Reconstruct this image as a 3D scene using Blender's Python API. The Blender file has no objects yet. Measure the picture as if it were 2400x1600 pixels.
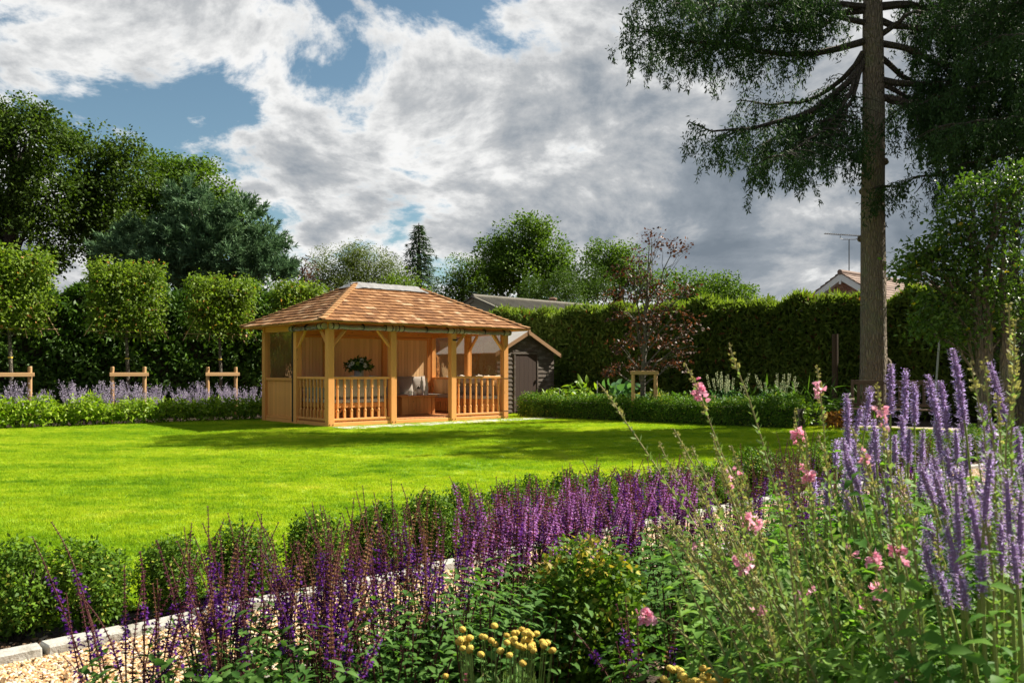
import bpy, bmesh, math, random
import numpy as np
from mathutils import Vector, Matrix
R = math.radians
rng = np.random.default_rng(7)
random.seed(7)
S = bpy.context.scene
COL = S.collection

# ---------------------------------------------------------------- camera
FPX, HZ, CAMH = 1969.0, 870.0, 1.2          # focal length in photo pixels, horizon row, eye height
cam_d = bpy.data.cameras.new('camera'); cam = bpy.data.objects.new('camera', cam_d); COL.objects.link(cam)
cam_d.sensor_width = 36; cam_d.lens = 36 * FPX / 2400; cam_d.shift_y = (HZ - 800) / 2400
cam_d.clip_start = 0.05; cam_d.clip_end = 3000
cam.location = (0, 0, CAMH); cam.rotation_euler = (R(90), 0, 0)
cam_d.dof.use_dof = True; cam_d.dof.focus_distance = 14.0; cam_d.dof.aperture_fstop = 9.0
S.camera = cam

# ---------------------------------------------------------------- sun, sky, exposure
SUN_AZ = math.atan2(0.92, 0.39)             # from +Y towards +X
SUN_EL = R(44)
sd = bpy.data.lights.new('sun', 'SUN'); sd.energy = 4.9; sd.angle = R(0.53); sd.color = (1.0, 0.93, 0.80)
sun = bpy.data.objects.new('sun', sd); COL.objects.link(sun)
to_sun = Vector((math.sin(SUN_AZ) * math.cos(SUN_EL), math.cos(SUN_AZ) * math.cos(SUN_EL), math.sin(SUN_EL)))
sun.rotation_euler = to_sun.to_track_quat('Z', 'Y').to_euler(); sun.location = to_sun * 50
S.view_settings.view_transform = 'Standard'; S.view_settings.look = 'None'
S.view_settings.exposure = 1.4; S.view_settings.gamma = 1.0; S.view_settings.use_curve_mapping = False
S.cycles.use_denoising = True
S.cycles.max_bounces = 10; S.cycles.diffuse_bounces = 8; S.cycles.transparent_max_bounces = 10
S.cycles.sample_clamp_indirect = 6.0

def build_world():
    w = bpy.data.worlds.new('World'); S.world = w; w.use_nodes = True
    nt = w.node_tree; N = nt.nodes; L = nt.links; N.clear()
    def n(t, **k):
        x = N.new(t)
        for a, b in k.items(): setattr(x, a, b)
        return x
    def val(sock, v):
        if isinstance(v, bpy.types.NodeSocket): L.new(v, sock)
        else: sock.default_value = v
    def m(op, a, b=0.0, c=0.0, clamp=False):
        x = n('ShaderNodeMath', operation=op, use_clamp=clamp)
        val(x.inputs[0], a); val(x.inputs[1], b); val(x.inputs[2], c)
        return x.outputs[0]
    def noise(vec, scale, detail, rough, dist=0.0, lac=2.0):
        x = n('ShaderNodeTexNoise'); L.new(vec, x.inputs['Vector'])
        x.inputs['Scale'].default_value = scale; x.inputs['Detail'].default_value = detail
        x.inputs['Roughness'].default_value = rough; x.inputs['Distortion'].default_value = dist
        x.inputs['Lacunarity'].default_value = lac
        return x.outputs['Fac']
    def ramp(f, stops):
        x = n('ShaderNodeValToRGB'); L.new(f, x.inputs[0]); e = x.color_ramp.elements
        while len(e) < len(stops): e.new(0.5)
        for i, (p, c) in enumerate(stops): e[i].position = p; e[i].color = (*c, 1)
        return x.outputs[0]
    def mix(f, a, b):
        x = n('ShaderNodeMix', data_type='RGBA'); val(x.inputs[0], f); val(x.inputs[6], a); val(x.inputs[7], b)
        return x.outputs[2]
    tc = n('ShaderNodeTexCoord'); sep = n('ShaderNodeSeparateXYZ'); L.new(tc.outputs['Generated'], sep.inputs[0])
    z = m('MAXIMUM', sep.outputs[2], 0.0); zz = m('ADD', z, SKY['flat'])
    px = m('DIVIDE', sep.outputs[0], zz); py = m('DIVIDE', sep.outputs[1], zz)
    cb = n('ShaderNodeCombineXYZ'); val(cb.inputs[0], px); val(cb.inputs[1], py); cb.inputs[2].default_value = SKY['seed']
    P = cb.outputs[0]
    big = noise(P, SKY['big'], 2.0, 0.5)
    fine = noise(P, SKY['fine'], 9.0, 0.62, 0.25)
    # cloud thickness: broad masses + billows, thinning towards the north-west of the garden
    side = m('MULTIPLY', m('MULTIPLY_ADD', sep.outputs[0], 0.7, m('MULTIPLY', sep.outputs[1], -0.25)), SKY['side'])
    t = m('ADD', m('ADD', m('MULTIPLY', big, SKY['wb']), m('MULTIPLY', fine, SKY['wf'])), side)
    t = m('ADD', t, m('MULTIPLY', m('SUBTRACT', 0.30, z), SKY['low']))
    t = m('SUBTRACT', t, SKY['cut'])
    alpha = n('ShaderNodeMapRange', interpolation_type='SMOOTHSTEP'); L.new(t, alpha.inputs[0])
    alpha.inputs[1].default_value = 0.0; alpha.inputs[2].default_value = SKY['edge']
    # thin cloud glows white, deep cloud turns slate grey; a second noise carves bright billows in it
    fine2 = noise(P, SKY['fine'] * 1.7, 7.0, 0.6, 0.2)
    depth = m('ADD', t, m('MULTIPLY', m('SUBTRACT', fine2, 0.5), SKY['carve']))
    g = 10.0
    cc = ramp(m('DIVIDE', depth, SKY['deep'], clamp=True), [(0.0, (0.86, 0.86, 0.86)), (0.18, (0.80, 0.80, 0.79)), (0.40, (0.46, 0.475, 0.49)), (0.66, (0.26, 0.295, 0.335)), (1.0, (0.17, 0.205, 0.245))])
    sc = n('ShaderNodeVectorMath', operation='SCALE'); L.new(cc, sc.inputs[0]); sc.inputs['Scale'].default_value = SKY['cloud'] * g
    sky = n('ShaderNodeTexSky', sky_type='NISHITA'); sky.sun_disc = False; sky.sun_elevation = SUN_EL; sky.sun_rotation = SUN_AZ
    sky.air_density = 1.0; sky.dust_density = 0.6; sky.ozone_density = 1.6
    bl = n('ShaderNodeVectorMath', operation='MULTIPLY'); L.new(sky.outputs[0], bl.inputs[0]); bl.inputs[1].default_value = SKY['blue']
    out = mix(alpha.outputs[0], bl.outputs[0], sc.outputs[0])
    bg = n('ShaderNodeBackground'); L.new(out, bg.inputs[0]); bg.inputs[1].default_value = 0.1
    o = n('ShaderNodeOutputWorld'); L.new(bg.outputs[0], o.inputs[0])
SKY = dict(seed=37.7, flat=0.42, big=0.8, fine=3.3, wb=0.70, wf=1.0, side=0.34, low=0.30, cut=0.57, edge=0.09, carve=0.36, deep=0.40, cloud=0.44, blue=(0.40, 0.445, 0.40))
build_world()

# ---------------------------------------------------------------- helpers
def at(px, py, d):                      # a photo pixel at depth d -> world point
    return Vector(((px - 1200) / FPX * d, d, CAMH - (py - HZ) / FPX * d))
def atd(x, y, d): return at(x * 1.0204, y * 1.0204, d)
def tag(o, label=None, cat=None, group=None, kind=None):
    if label: o['label'] = label
    if cat: o['category'] = cat
    if group: o['group'] = group
    if kind: o['kind'] = kind
    return o
def empty(name, loc=(0, 0, 0), rz=0.0, label=None, cat=None, group=None):
    o = bpy.data.objects.new(name, None); COL.objects.link(o); o.location = loc; o.rotation_euler = (0, 0, rz)
    o.empty_display_size = 0.1
    return tag(o, label, cat, group)
def link(name, me, parent=None, loc=None, rot=None, scale=None):
    o = bpy.data.objects.new(name, me); COL.objects.link(o)
    if parent: o.parent = parent
    if loc is not None: o.location = loc
    if rot is not None: o.rotation_euler = rot
    if scale is not None: o.scale = scale
    return o
def copy_tree(o, parent=None):
    c = o.copy(); COL.objects.link(c); c.parent = parent
    for ch in o.children: copy_tree(ch, c)
    return c

def npmesh(name, V, F, mats, mi=None, smooth=False):
    """V (n,3); F list of (m,k) int arrays; mats list; mi per-face material index"""
    me = bpy.data.meshes.new(name)
    V = np.ascontiguousarray(V, dtype=np.float32)
    me.vertices.add(len(V)); me.vertices.foreach_set('co', V.ravel())
    tot = np.concatenate([np.full(len(f), f.shape[1]) for f in F]); idx = np.concatenate([f.ravel() for f in F])
    me.loops.add(len(idx)); me.loops.foreach_set('vertex_index', idx.astype(np.int32))
    me.polygons.add(len(tot)); st = np.concatenate([[0], np.cumsum(tot)[:-1]])
    me.polygons.foreach_set('loop_start', st.astype(np.int32))
    if mi is not None: me.polygons.foreach_set('material_index', np.asarray(mi, dtype=np.int32))
    if smooth: me.polygons.foreach_set('use_smooth', np.ones(len(tot), dtype=bool))
    for m in (mats if isinstance(mats, (list, tuple)) else [mats]): me.materials.append(m)
    me.update(calc_edges=True); me.validate()
    return me

class MB:
    """collects boxes, bars, tubes and lathes into one mesh"""
    def __init__(s): s.v = []; s.f = []; s.m = []; s.cur = 0
    def add(s, vs, fs):
        b = len(s.v); s.v += [tuple(v) for v in vs]
        for f in fs: s.f.append(tuple(b + i for i in f)); s.m.append(s.cur)
        return s
    def hexa(s, p):                     # 8 points: bottom loop then top loop
        return s.add(p, [(0, 3, 2, 1), (4, 5, 6, 7), (0, 1, 5, 4), (1, 2, 6, 5), (2, 3, 7, 6), (3, 0, 4, 7)])
    def box(s, x0, x1, y0, y1, z0, z1):
        return s.hexa([(x0, y0, z0), (x1, y0, z0), (x1, y1, z0), (x0, y1, z0), (x0, y0, z1), (x1, y0, z1), (x1, y1, z1), (x0, y1, z1)])
    def bar(s, a, b, w, h, up=(0, 0, 1)):   # rectangular bar between two points
        a = Vector(a); b = Vector(b); d = (b - a).normalized(); u = Vector(up)
        sd = d.cross(u)
        if sd.length < 1e-4: sd = d.cross(Vector((1, 0, 0)))
        sd.normalize(); u = sd.cross(d)
        sd *= w / 2; u *= h / 2
        return s.hexa([a - sd - u, a + sd - u, a + sd + u, a - sd + u, b - sd - u, b + sd - u, b + sd + u, b - sd + u])
    def tube(s, pts, rad, n=8, cap=True, jit=0.0):
        pts = [Vector(p) for p in pts]; k = len(pts)
        if not hasattr(rad, '__len__'): rad = [rad] * k
        vs = []; fs = []
        ref = Vector((0.3, 0.9, 0.1)).normalized()
        for i, p in enumerate(pts):
            d = (pts[min(i + 1, k - 1)] - pts[max(i - 1, 0)])
            if d.length < 1e-9: d = Vector((0, 0, 1))
            d.normalize(); a = d.cross(ref)
            if a.length < 0.15: a = d.cross(Vector((1, 0, 0)))
            a.normalize(); b = d.cross(a)
            for j in range(n):
                t = 2 * math.pi * j / n; r = rad[i] * (1 + (random.uniform(-jit, jit) if jit else 0))
                vs.append(p + (a * math.cos(t) + b * math.sin(t)) * r)
        for i in range(k - 1):
            for j in range(n):
                j2 = (j + 1) % n; fs.append((i * n + j, i * n + j2, (i + 1) * n + j2, (i + 1) * n + j))
        if cap: fs.append(tuple(reversed(range(n)))); fs.append(tuple((k - 1) * n + j for j in range(n)))
        return s.add(vs, fs)
    def lathe(s, prof, c=(0, 0, 0), n=16, cap=True):
        return s.tube_z(prof, c, n, cap)
    def tube_z(s, prof, c, n, cap):
        vs = []; fs = []; k = len(prof)
        for r, z in prof:
            for j in range(n):
                t = 2 * math.pi * (j + 0.5) / n; vs.append((c[0] + r * math.cos(t), c[1] + r * math.sin(t), c[2] + z))
        for i in range(k - 1):
            for j in range(n):
                j2 = (j + 1) % n; fs.append((i * n + j, i * n + j2, (i + 1) * n + j2, (i + 1) * n + j))
        if cap: fs.append(tuple(reversed(range(n)))); fs.append(tuple((k - 1) * n + j for j in range(n)))
        return s.add(vs, fs)
    def mesh(s, name, mats, bevel=0.0, smooth=False):
        me = bpy.data.meshes.new(name); me.from_pydata([tuple(v) for v in s.v], [], s.f)
        mats = mats if isinstance(mats, (list, tuple)) else [mats]
        for m in mats: me.materials.append(m)
        if len(mats) > 1: me.polygons.foreach_set('material_index', s.m)
        if bevel:
            bm = bmesh.new(); bm.from_mesh(me)
            es = [e for e in bm.edges if len(e.link_faces) == 2 and e.calc_face_angle(0) > 0.6]
            bmesh.ops.bevel(bm, geom=es, offset=bevel, segments=1, affect='EDGES'); bm.to_mesh(me); bm.free()
        if smooth: me.polygons.foreach_set('use_smooth', [True] * len(me.polygons))
        me.update()
        return me
    def build(s, name, mats, parent=None, bevel=0.0, smooth=False, **k):
        return link(name, s.mesh(name, mats, bevel, smooth), parent, **k)

# ---------------------------------------------------------------- materials
class NT:
    def __init__(s, name):
        s.mat = bpy.data.materials.new(name); s.mat.use_nodes = True; s.t = s.mat.node_tree
        s.p = s.t.nodes['Principled BSDF']; s.out = s.t.nodes['Material Output']
    def n(s, t, **k):
        x = s.t.nodes.new(t)
        for a, b in k.items(): setattr(x, a, b)
        return x
    def set(s, sock, v):
        if isinstance(v, bpy.types.NodeSocket): s.t.links.new(v, sock)
        else: sock.default_value = v
    def P(s, **k):
        for a, b in k.items():
            if isinstance(b, tuple) and len(b) == 3: b = (*b, 1)
            s.set(s.p.inputs[a.replace('_', ' ')], b)
        return s
    def math(s, op, a, b=0.0, clamp=False):
        x = s.n('ShaderNodeMath', operation=op, use_clamp=clamp); s.set(x.inputs[0], a); s.set(x.inputs[1], b); return x.outputs[0]
    def coord(s, which='Object', scale=(1, 1, 1)):
        if which == 'World': v = s.n('ShaderNodeNewGeometry').outputs['Position']
        else: v = s.n('ShaderNodeTexCoord').outputs[which]
        mp = s.n('ShaderNodeMapping'); s.set(mp.inputs[0], v); mp.inputs['Scale'].default_value = scale; return mp.outputs[0]
    def noise(s, vec, scale, detail=4.0, rough=0.55, dist=0.0):
        x = s.n('ShaderNodeTexNoise'); s.set(x.inputs['Vector'], vec); x.inputs['Scale'].default_value = scale
        x.inputs['Detail'].default_value = detail; x.inputs['Roughness'].default_value = rough; x.inputs['Distortion'].default_value = dist
        return x.outputs['Fac']
    def ramp(s, f, stops):
        x = s.n('ShaderNodeValToRGB'); s.set(x.inputs[0], f); e = x.color_ramp.elements
        while len(e) < len(stops): e.new(0.5)
        for i, (p, c) in enumerate(stops): e[i].position = p; e[i].color = (*c, 1)
        return x.outputs[0]
    def mix(s, f, a, b, mode='MIX'):
        x = s.n('ShaderNodeMix', data_type='RGBA', blend_type=mode)
        for i, v in ((0, f), (6, a), (7, b)):
            if isinstance(v, tuple) and len(v) == 3: v = (*v, 1)
            s.set(x.inputs[i], v)
        return x.outputs[2]
    def bump(s, h, strength=0.3, dist=0.01):
        x = s.n('ShaderNodeBump'); s.set(x.inputs['Height'], h); x.inputs['Strength'].default_value = strength; x.inputs['Distance'].default_value = dist
        s.set(s.p.inputs['Normal'], x.outputs[0]); return s
    def rand(s): return s.n('ShaderNodeObjectInfo').outputs['Random']
    def isl(s): return s.n('ShaderNodeNewGeometry').outputs['Random Per Island']

def plain(name, c, rough=0.6, var=0.12, scale=8.0, **k):
    t = NT(name); f = t.noise(t.coord(), scale, 5.0)
    t.P(Base_Color=t.mix(f, tuple(x * (1 - var) for x in c), tuple(min(1, x * (1 + var)) for x in c)), Roughness=rough, **k)
    return t.mat
def wood(name, c1, c2, axis=2, rough=0.55, knots=True, scale=1.0):
    t = NT(name); sc = [26.0 * scale] * 3; sc[axis] = 1.6 * scale
    f = t.noise(t.coord('Object', tuple(sc)), 1.0, 6.0, 0.6, 0.8)
    g = t.noise(t.coord('Object', tuple(x * 3.1 for x in sc)), 1.0, 3.0, 0.6)
    r = t.math('ADD', t.math('MULTIPLY', t.rand(), 0.5), t.math('MULTIPLY', t.isl(), 0.5))
    col = t.mix(f, c1, c2)
    col = t.mix(t.math('MULTIPLY', g, 0.5), col, tuple(x * 0.5 for x in c1))
    col = t.mix(r, t.mix(1.0, col, (0.74, 0.69, 0.64), 'MULTIPLY'), t.mix(1.0, col, (1.2, 1.18, 1.14), 'MULTIPLY'))
    if knots:
        v = t.n('ShaderNodeTexVoronoi'); sk = [9.0] * 3; sk[axis] = 3.2; t.set(v.inputs['Vector'], t.coord('Object', tuple(sk))); v.inputs['Scale'].default_value = 1.0
        k = t.math('LESS_THAN', v.outputs['Distance'], 0.11)
        col = t.mix(t.math('MULTIPLY', k, 0.6), col, tuple(x * 0.3 for x in c1))
    t.P(Base_Color=col, Roughness=rough, Specular_IOR_Level=0.3); t.bump(f, 0.25, 0.004)
    return t.mat
def leafmat(name, c1, c2, rough=0.45, trans=0.35, tint=None, mscale=0.7, spec=0.35, tip=None):
    """leaf colour varies leaf by leaf (island) and in broad drifts; light passes through"""
    t = NT(name); r = t.isl()
    big = t.noise(t.coord('World'), mscale, 2.0)
    f = t.math('ADD', t.math('MULTIPLY', r, 0.7), t.math('MULTIPLY', t.math('SUBTRACT', big, 0.35), 0.9), clamp=True)
    col = t.mix(f, c1, c2)
    if tip: col = t.mix(t.math('GREATER_THAN', r, 1 - tip[1]), col, tip[0])
    t.P(Base_Color=col, Roughness=min(rough + .12, 1), Specular_IOR_Level=spec * .4)
    tr = t.n('ShaderNodeBsdfTranslucent'); t.set(tr.inputs[0], t.mix(1.0, col, tint or (1.25, 1.35, 0.55), 'MULTIPLY'))
    ms = t.n('ShaderNodeMixShader'); ms.inputs[0].default_value = trans
    t.t.links.new(t.p.outputs[0], ms.inputs[1]); t.t.links.new(tr.outputs[0], ms.inputs[2]); t.t.links.new(ms.outputs[0], t.out.inputs[0])
    return t.mat
def clearsheet(name, col=(1, 1, 1), gloss=0.12, rough=0.06, wav=0.25):
    t = NT(name); tr = t.n('ShaderNodeBsdfTransparent'); tr.inputs[0].default_value = (*col, 1)
    t.P(Base_Color=(0.9, 0.9, 0.9), Metallic=0.0, Roughness=rough)
    gl = t.n('ShaderNodeBsdfGlossy'); gl.inputs['Roughness'].default_value = rough
    fr = t.n('ShaderNodeLayerWeight'); fr.inputs[0].default_value = 0.25
    b = t.n('ShaderNodeBump'); t.set(b.inputs['Height'], t.noise(t.coord('Object'), 3.0, 3.0)); b.inputs['Strength'].default_value = wav; b.inputs['Distance'].default_value = 0.05
    t.t.links.new(b.outputs[0], gl.inputs['Normal'])
    ms = t.n('ShaderNodeMixShader'); t.set(ms.inputs[0], t.math('ADD', t.math('MULTIPLY', fr.outputs['Fresnel'], 0.6), gloss))
    t.t.links.new(tr.outputs[0], ms.inputs[1]); t.t.links.new(gl.outputs[0], ms.inputs[2]); t.t.links.new(ms.outputs[0], t.out.inputs[0])
    return t.mat

# ---------------------------------------------------------------- foliage kit
def unit(a): return a / np.maximum(np.linalg.norm(a, axis=-1, keepdims=True), 1e-9)
def rdir(n): return unit(rng.normal(size=(n, 3)))
def leaves(C, D, N, Ln, Wd, kind='d', curl=0.15):
    """leaf blades at points C along D with face normal about N -> (V, [F])"""
    n = len(C); D = unit(D); Sd = unit(np.cross(D, N)); N = np.cross(Sd, D)
    Ln = np.broadcast_to(np.asarray(Ln, float).reshape(-1, 1), (n, 1)); Wd = np.broadcast_to(np.asarray(Wd, float).reshape(-1, 1), (n, 1))
    if kind == 'd':
        V = np.stack([C, C + D * Ln * .45 + Sd * Wd * .5 + N * Wd * .12, C + D * Ln - N * Ln * curl, C + D * Ln * .45 - Sd * Wd * .5 + N * Wd * .12], 1)
        F = np.arange(n * 4).reshape(n, 4); return V.reshape(-1, 3), [F]
    # folded blade with a midrib: 8 points, 6 faces
    a = C + D * Ln * .33; b = C + D * Ln * .7 - N * Ln * curl * .4
    V = np.stack([C, a + Sd * Wd * .5 + N * Wd * .14, a, a - Sd * Wd * .5 + N * Wd * .14,
                  b + Sd * Wd * .38 + N * Wd * .1, b, b - Sd * Wd * .38 + N * Wd * .1, C + D * Ln - N * Ln * curl], 1)
    o = (np.arange(n) * 8)[:, None]
    Q = np.concatenate([o + np.array([2, 1, 4, 5]), o + np.array([3, 2, 5, 6])]); T = np.concatenate([o + np.array(x) for x in ([0, 1, 2], [0, 2, 3], [5, 4, 7], [6, 5, 7])])
    return V.reshape(-1, 3), [Q, T]
def join(*parts):
    """parts: (V, [F..], matindex) -> V, Flist, mi"""
    Vs = []; Fs = []; mi = []; o = 0
    for V, F, k in parts:
        for f in F: Fs.append(f + o); mi.append(np.full(len(f), k))
        Vs.append(V); o += len(V)
    return np.concatenate(Vs), Fs, np.concatenate(mi)
def shell(n, c, r, inner=0.55, zmin=-1.0):
    """points in the outer shell of an ellipsoid"""
    d = rdir(int(n * 1.6) + 8); d = d[d[:, 2] > zmin][:n]
    while len(d) < n: d = np.concatenate([d, rdir(n)])[:n]
    q = rng.uniform(inner ** 3, 1, (n, 1)) ** (1 / 3)
    return np.asarray(c) + d * q * np.asarray(r), d
def clumps(P, out, per, rc, up=0.5, ln=0.15, wd=0.09, flat=0.7, kind='d', outw=0.6, jl=0.3, droop=0.0, curl=0.15):
    """leaves gathered in loose clumps round the points P"""
    n = len(P) * per
    C = np.repeat(P, per, 0); O = np.repeat(out, per, 0)
    g = rng.normal(size=(n, 3)); g /= np.maximum(1, np.linalg.norm(g, axis=1, keepdims=True) / 1.75); g[:, 2] *= flat
    rr = np.repeat(rng.uniform(0.6, 1.25, (len(P), 1)), per, 0)
    off = g * (rc * 0.5) * rr
    N = unit(rng.normal(size=(n, 3)) * .75 + np.array([0, 0, up]) + O * outw * .6)
    D = unit(np.cross(N, rng.normal(size=(n, 3))) + O * outw * .5 + unit(off + 1e-6) * .5 + np.array([0, 0, -droop]))
    k = 1 + rng.uniform(-jl, jl, n)
    return leaves(C + off, D, N, ln * k, wd * k, kind, curl)

# ---------------------------------------------------------------- the plan of the garden (metres, camera at 0,0)
TH = 0.721; U = Vector((math.cos(TH), math.sin(TH), 0)); Vv = Vector((-U.y, U.x, 0)); GZ = Vector((-3.907, 17.858, 0))
ROW = [(-3.6, 2.35), (-2.75, 3.2), (-2.10, 3.85), (-1.76, 4.15), (-1.44, 4.43), (-1.13, 4.68), (-0.84, 5.0), (-0.52, 5.35), (-0.14, 5.77), (0.32, 6.2), (0.78, 6.65), (1.4, 7.15), (2.0, 7.68), (2.67, 8.25), (3.6, 9.1), (4.6, 10.0), (5.8, 11.0), (7.2, 12.1), (8.6, 13.0)]
KERB = [(-3.2, 2.4), (-2.6, 3.0), (-2.08, 3.48), (-1.8, 3.74), (-1.47, 4.09), (-1.06, 4.46), (-0.82, 4.70), (-0.55, 4.95), (-0.1, 5.4), (0.36, 5.85), (1.0, 6.45), (1.8, 7.2), (2.6, 7.9), (3.6, 8.75), (4.8, 9.7), (6.2, 10.75), (7.6, 11.8), (9.0, 12.7)]
NKERB = [(-2.2, 1.9), (-1.3, 2.75), (-0.58, 3.5), (-0.23, 3.92), (-0.08, 4.05), (0.4, 4.5), (1.0, 5.1), (1.6, 5.75), (2.4, 6.5), (3.3, 7.3), (4.5, 8.3), (5.8, 9.4), (7.2, 10.5), (8.6, 11.5)]
def resample(pts, step):
    P = np.array(pts, float); out = []
    # Catmull-Rom through the points, then even spacing
    Q = np.vstack([2 * P[0] - P[1], P, 2 * P[-1] - P[-2]]); C = []
    for i in range(1, len(Q) - 2):
        for t in np.linspace(0, 1, 12, endpoint=False):
            a, b, c, d = Q[i - 1:i + 3]
            C.append(0.5 * ((2 * b) + (c - a) * t + (2 * a - 5 * b + 4 * c - d) * t * t + (3 * b - a - 3 * c + d) * t ** 3))
    C.append(P[-1]); C = np.array(C); s = np.concatenate([[0], np.cumsum(np.linalg.norm(np.diff(C, axis=0), axis=1))])
    q = np.arange(0, s[-1], step)
    return np.stack([np.interp(q, s, C[:, k]) for k in range(C.shape[1])], 1)
def sheet(name, pts, z, mat, kind='structure', parent=None):
    bm = bmesh.new(); f = bm.faces.new([bm.verts.new((p[0], p[1], z)) for p in pts])
    bmesh.ops.triangulate(bm, faces=[f]); 
    for q in bm.faces:
        if q.normal.z < 0: q.normal_flip()
    me = bpy.data.meshes.new(name); bm.to_mesh(me); bm.free(); me.materials.append(mat)
    o = link(name, me, parent)
    return tag(o, kind=kind)

# ---- ground
t = NT('soil'); c = t.coord('World'); f = t.noise(c, 9.0, 8.0, 0.65); g = t.noise(c, 60.0, 4.0, 0.6)
t.P(Base_Color=t.mix(g, t.mix(f, (0.016, 0.010, 0.006), (0.048, 0.030, 0.017)), (0.065, 0.040, 0.022)), Roughness=0.95); t.bump(t.math('ADD', f, t.math('MULTIPLY', g, 0.5)), 0.9, 0.05); M_SOIL = t.mat
ground = sheet('ground', [(-400, -20), (400, -20), (400, 900), (-400, 900)], -0.012, M_SOIL)
ground['label'] = 'dark bare soil of the flower beds'
# ---- lawn
def grassmat(name, blades):
    t = NT(name); c = t.coord('World')
    a = t.noise(t.coord('World', (0.35, 0.8, 1)), 1.0, 3.0, 0.55); b = t.noise(t.coord('World', (1.0, 2.4, 1)), 2.2, 5.0, 0.65); fine = t.noise(c, 90.0, 3.0, 0.7)
    f = t.math('ADD', t.math('MULTIPLY', a, 0.45), t.math('MULTIPLY', b, 0.55))
    col = t.ramp(f, [(0.34, (0.085, 0.215, 0.006)), (0.45, (0.21, 0.36, 0.012)), (0.55, (0.335, 0.465, 0.02)), (0.68, (0.50, 0.55, 0.085))])
    if blades:
        col = t.mix(t.rand(), col, t.mix(1.0, col, (1.25, 1.1, 0.9), 'MULTIPLY'))
        col = t.mix(t.math('MULTIPLY', t.isl(), 0.5), col, t.mix(1.0, col, (0.6, 0.75, 0.5), 'MULTIPLY'))
    else:
        col = t.mix(t.math('MULTIPLY', fine, 0.75), col, t.mix(1.0, col, (0.35, 0.5, 0.4), 'MULTIPLY'))
    t.P(Base_Color=col, Roughness=0.6, Specular_IOR_Level=0.2)
    if blades:
        tr = t.n('ShaderNodeBsdfTranslucent'); t.set(tr.inputs[0], t.mix(1.0, col, (1.3, 1.25, 0.7), 'MULTIPLY'))
        ms = t.n('ShaderNodeMixShader'); ms.inputs[0].default_value = 0.45
        t.t.links.new(t.p.outputs[0], ms.inputs[1]); t.t.links.new(tr.outputs[0], ms.inputs[2]); t.t.links.new(ms.outputs[0], t.out.inputs[0])
    else: t.bump(fine, 0.8, 0.02)
    return t.mat
M_LAWN = grassmat('lawn_turf', False); M_BLADE = grassmat('grass_blades', True)
front = [(x - 0.10, y + 0.12) for x, y in resample(ROW, 0.5)]
LAWN = front + [(9.5, 13.8), (11, 15.4), (6.6, 17.35), (5.6, 17.9), (2.9, 20.2), (0.6, 22.3), (-1.5, 24.5), (-6.3, 21.35), (-10.66, 17.6), (-16, 13.2), (-10, 2.0)]
lawn = sheet('lawn', LAWN, 0.0, M_LAWN); lawn['label'] = 'bright green mown lawn in front of the gazebo'
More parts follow.
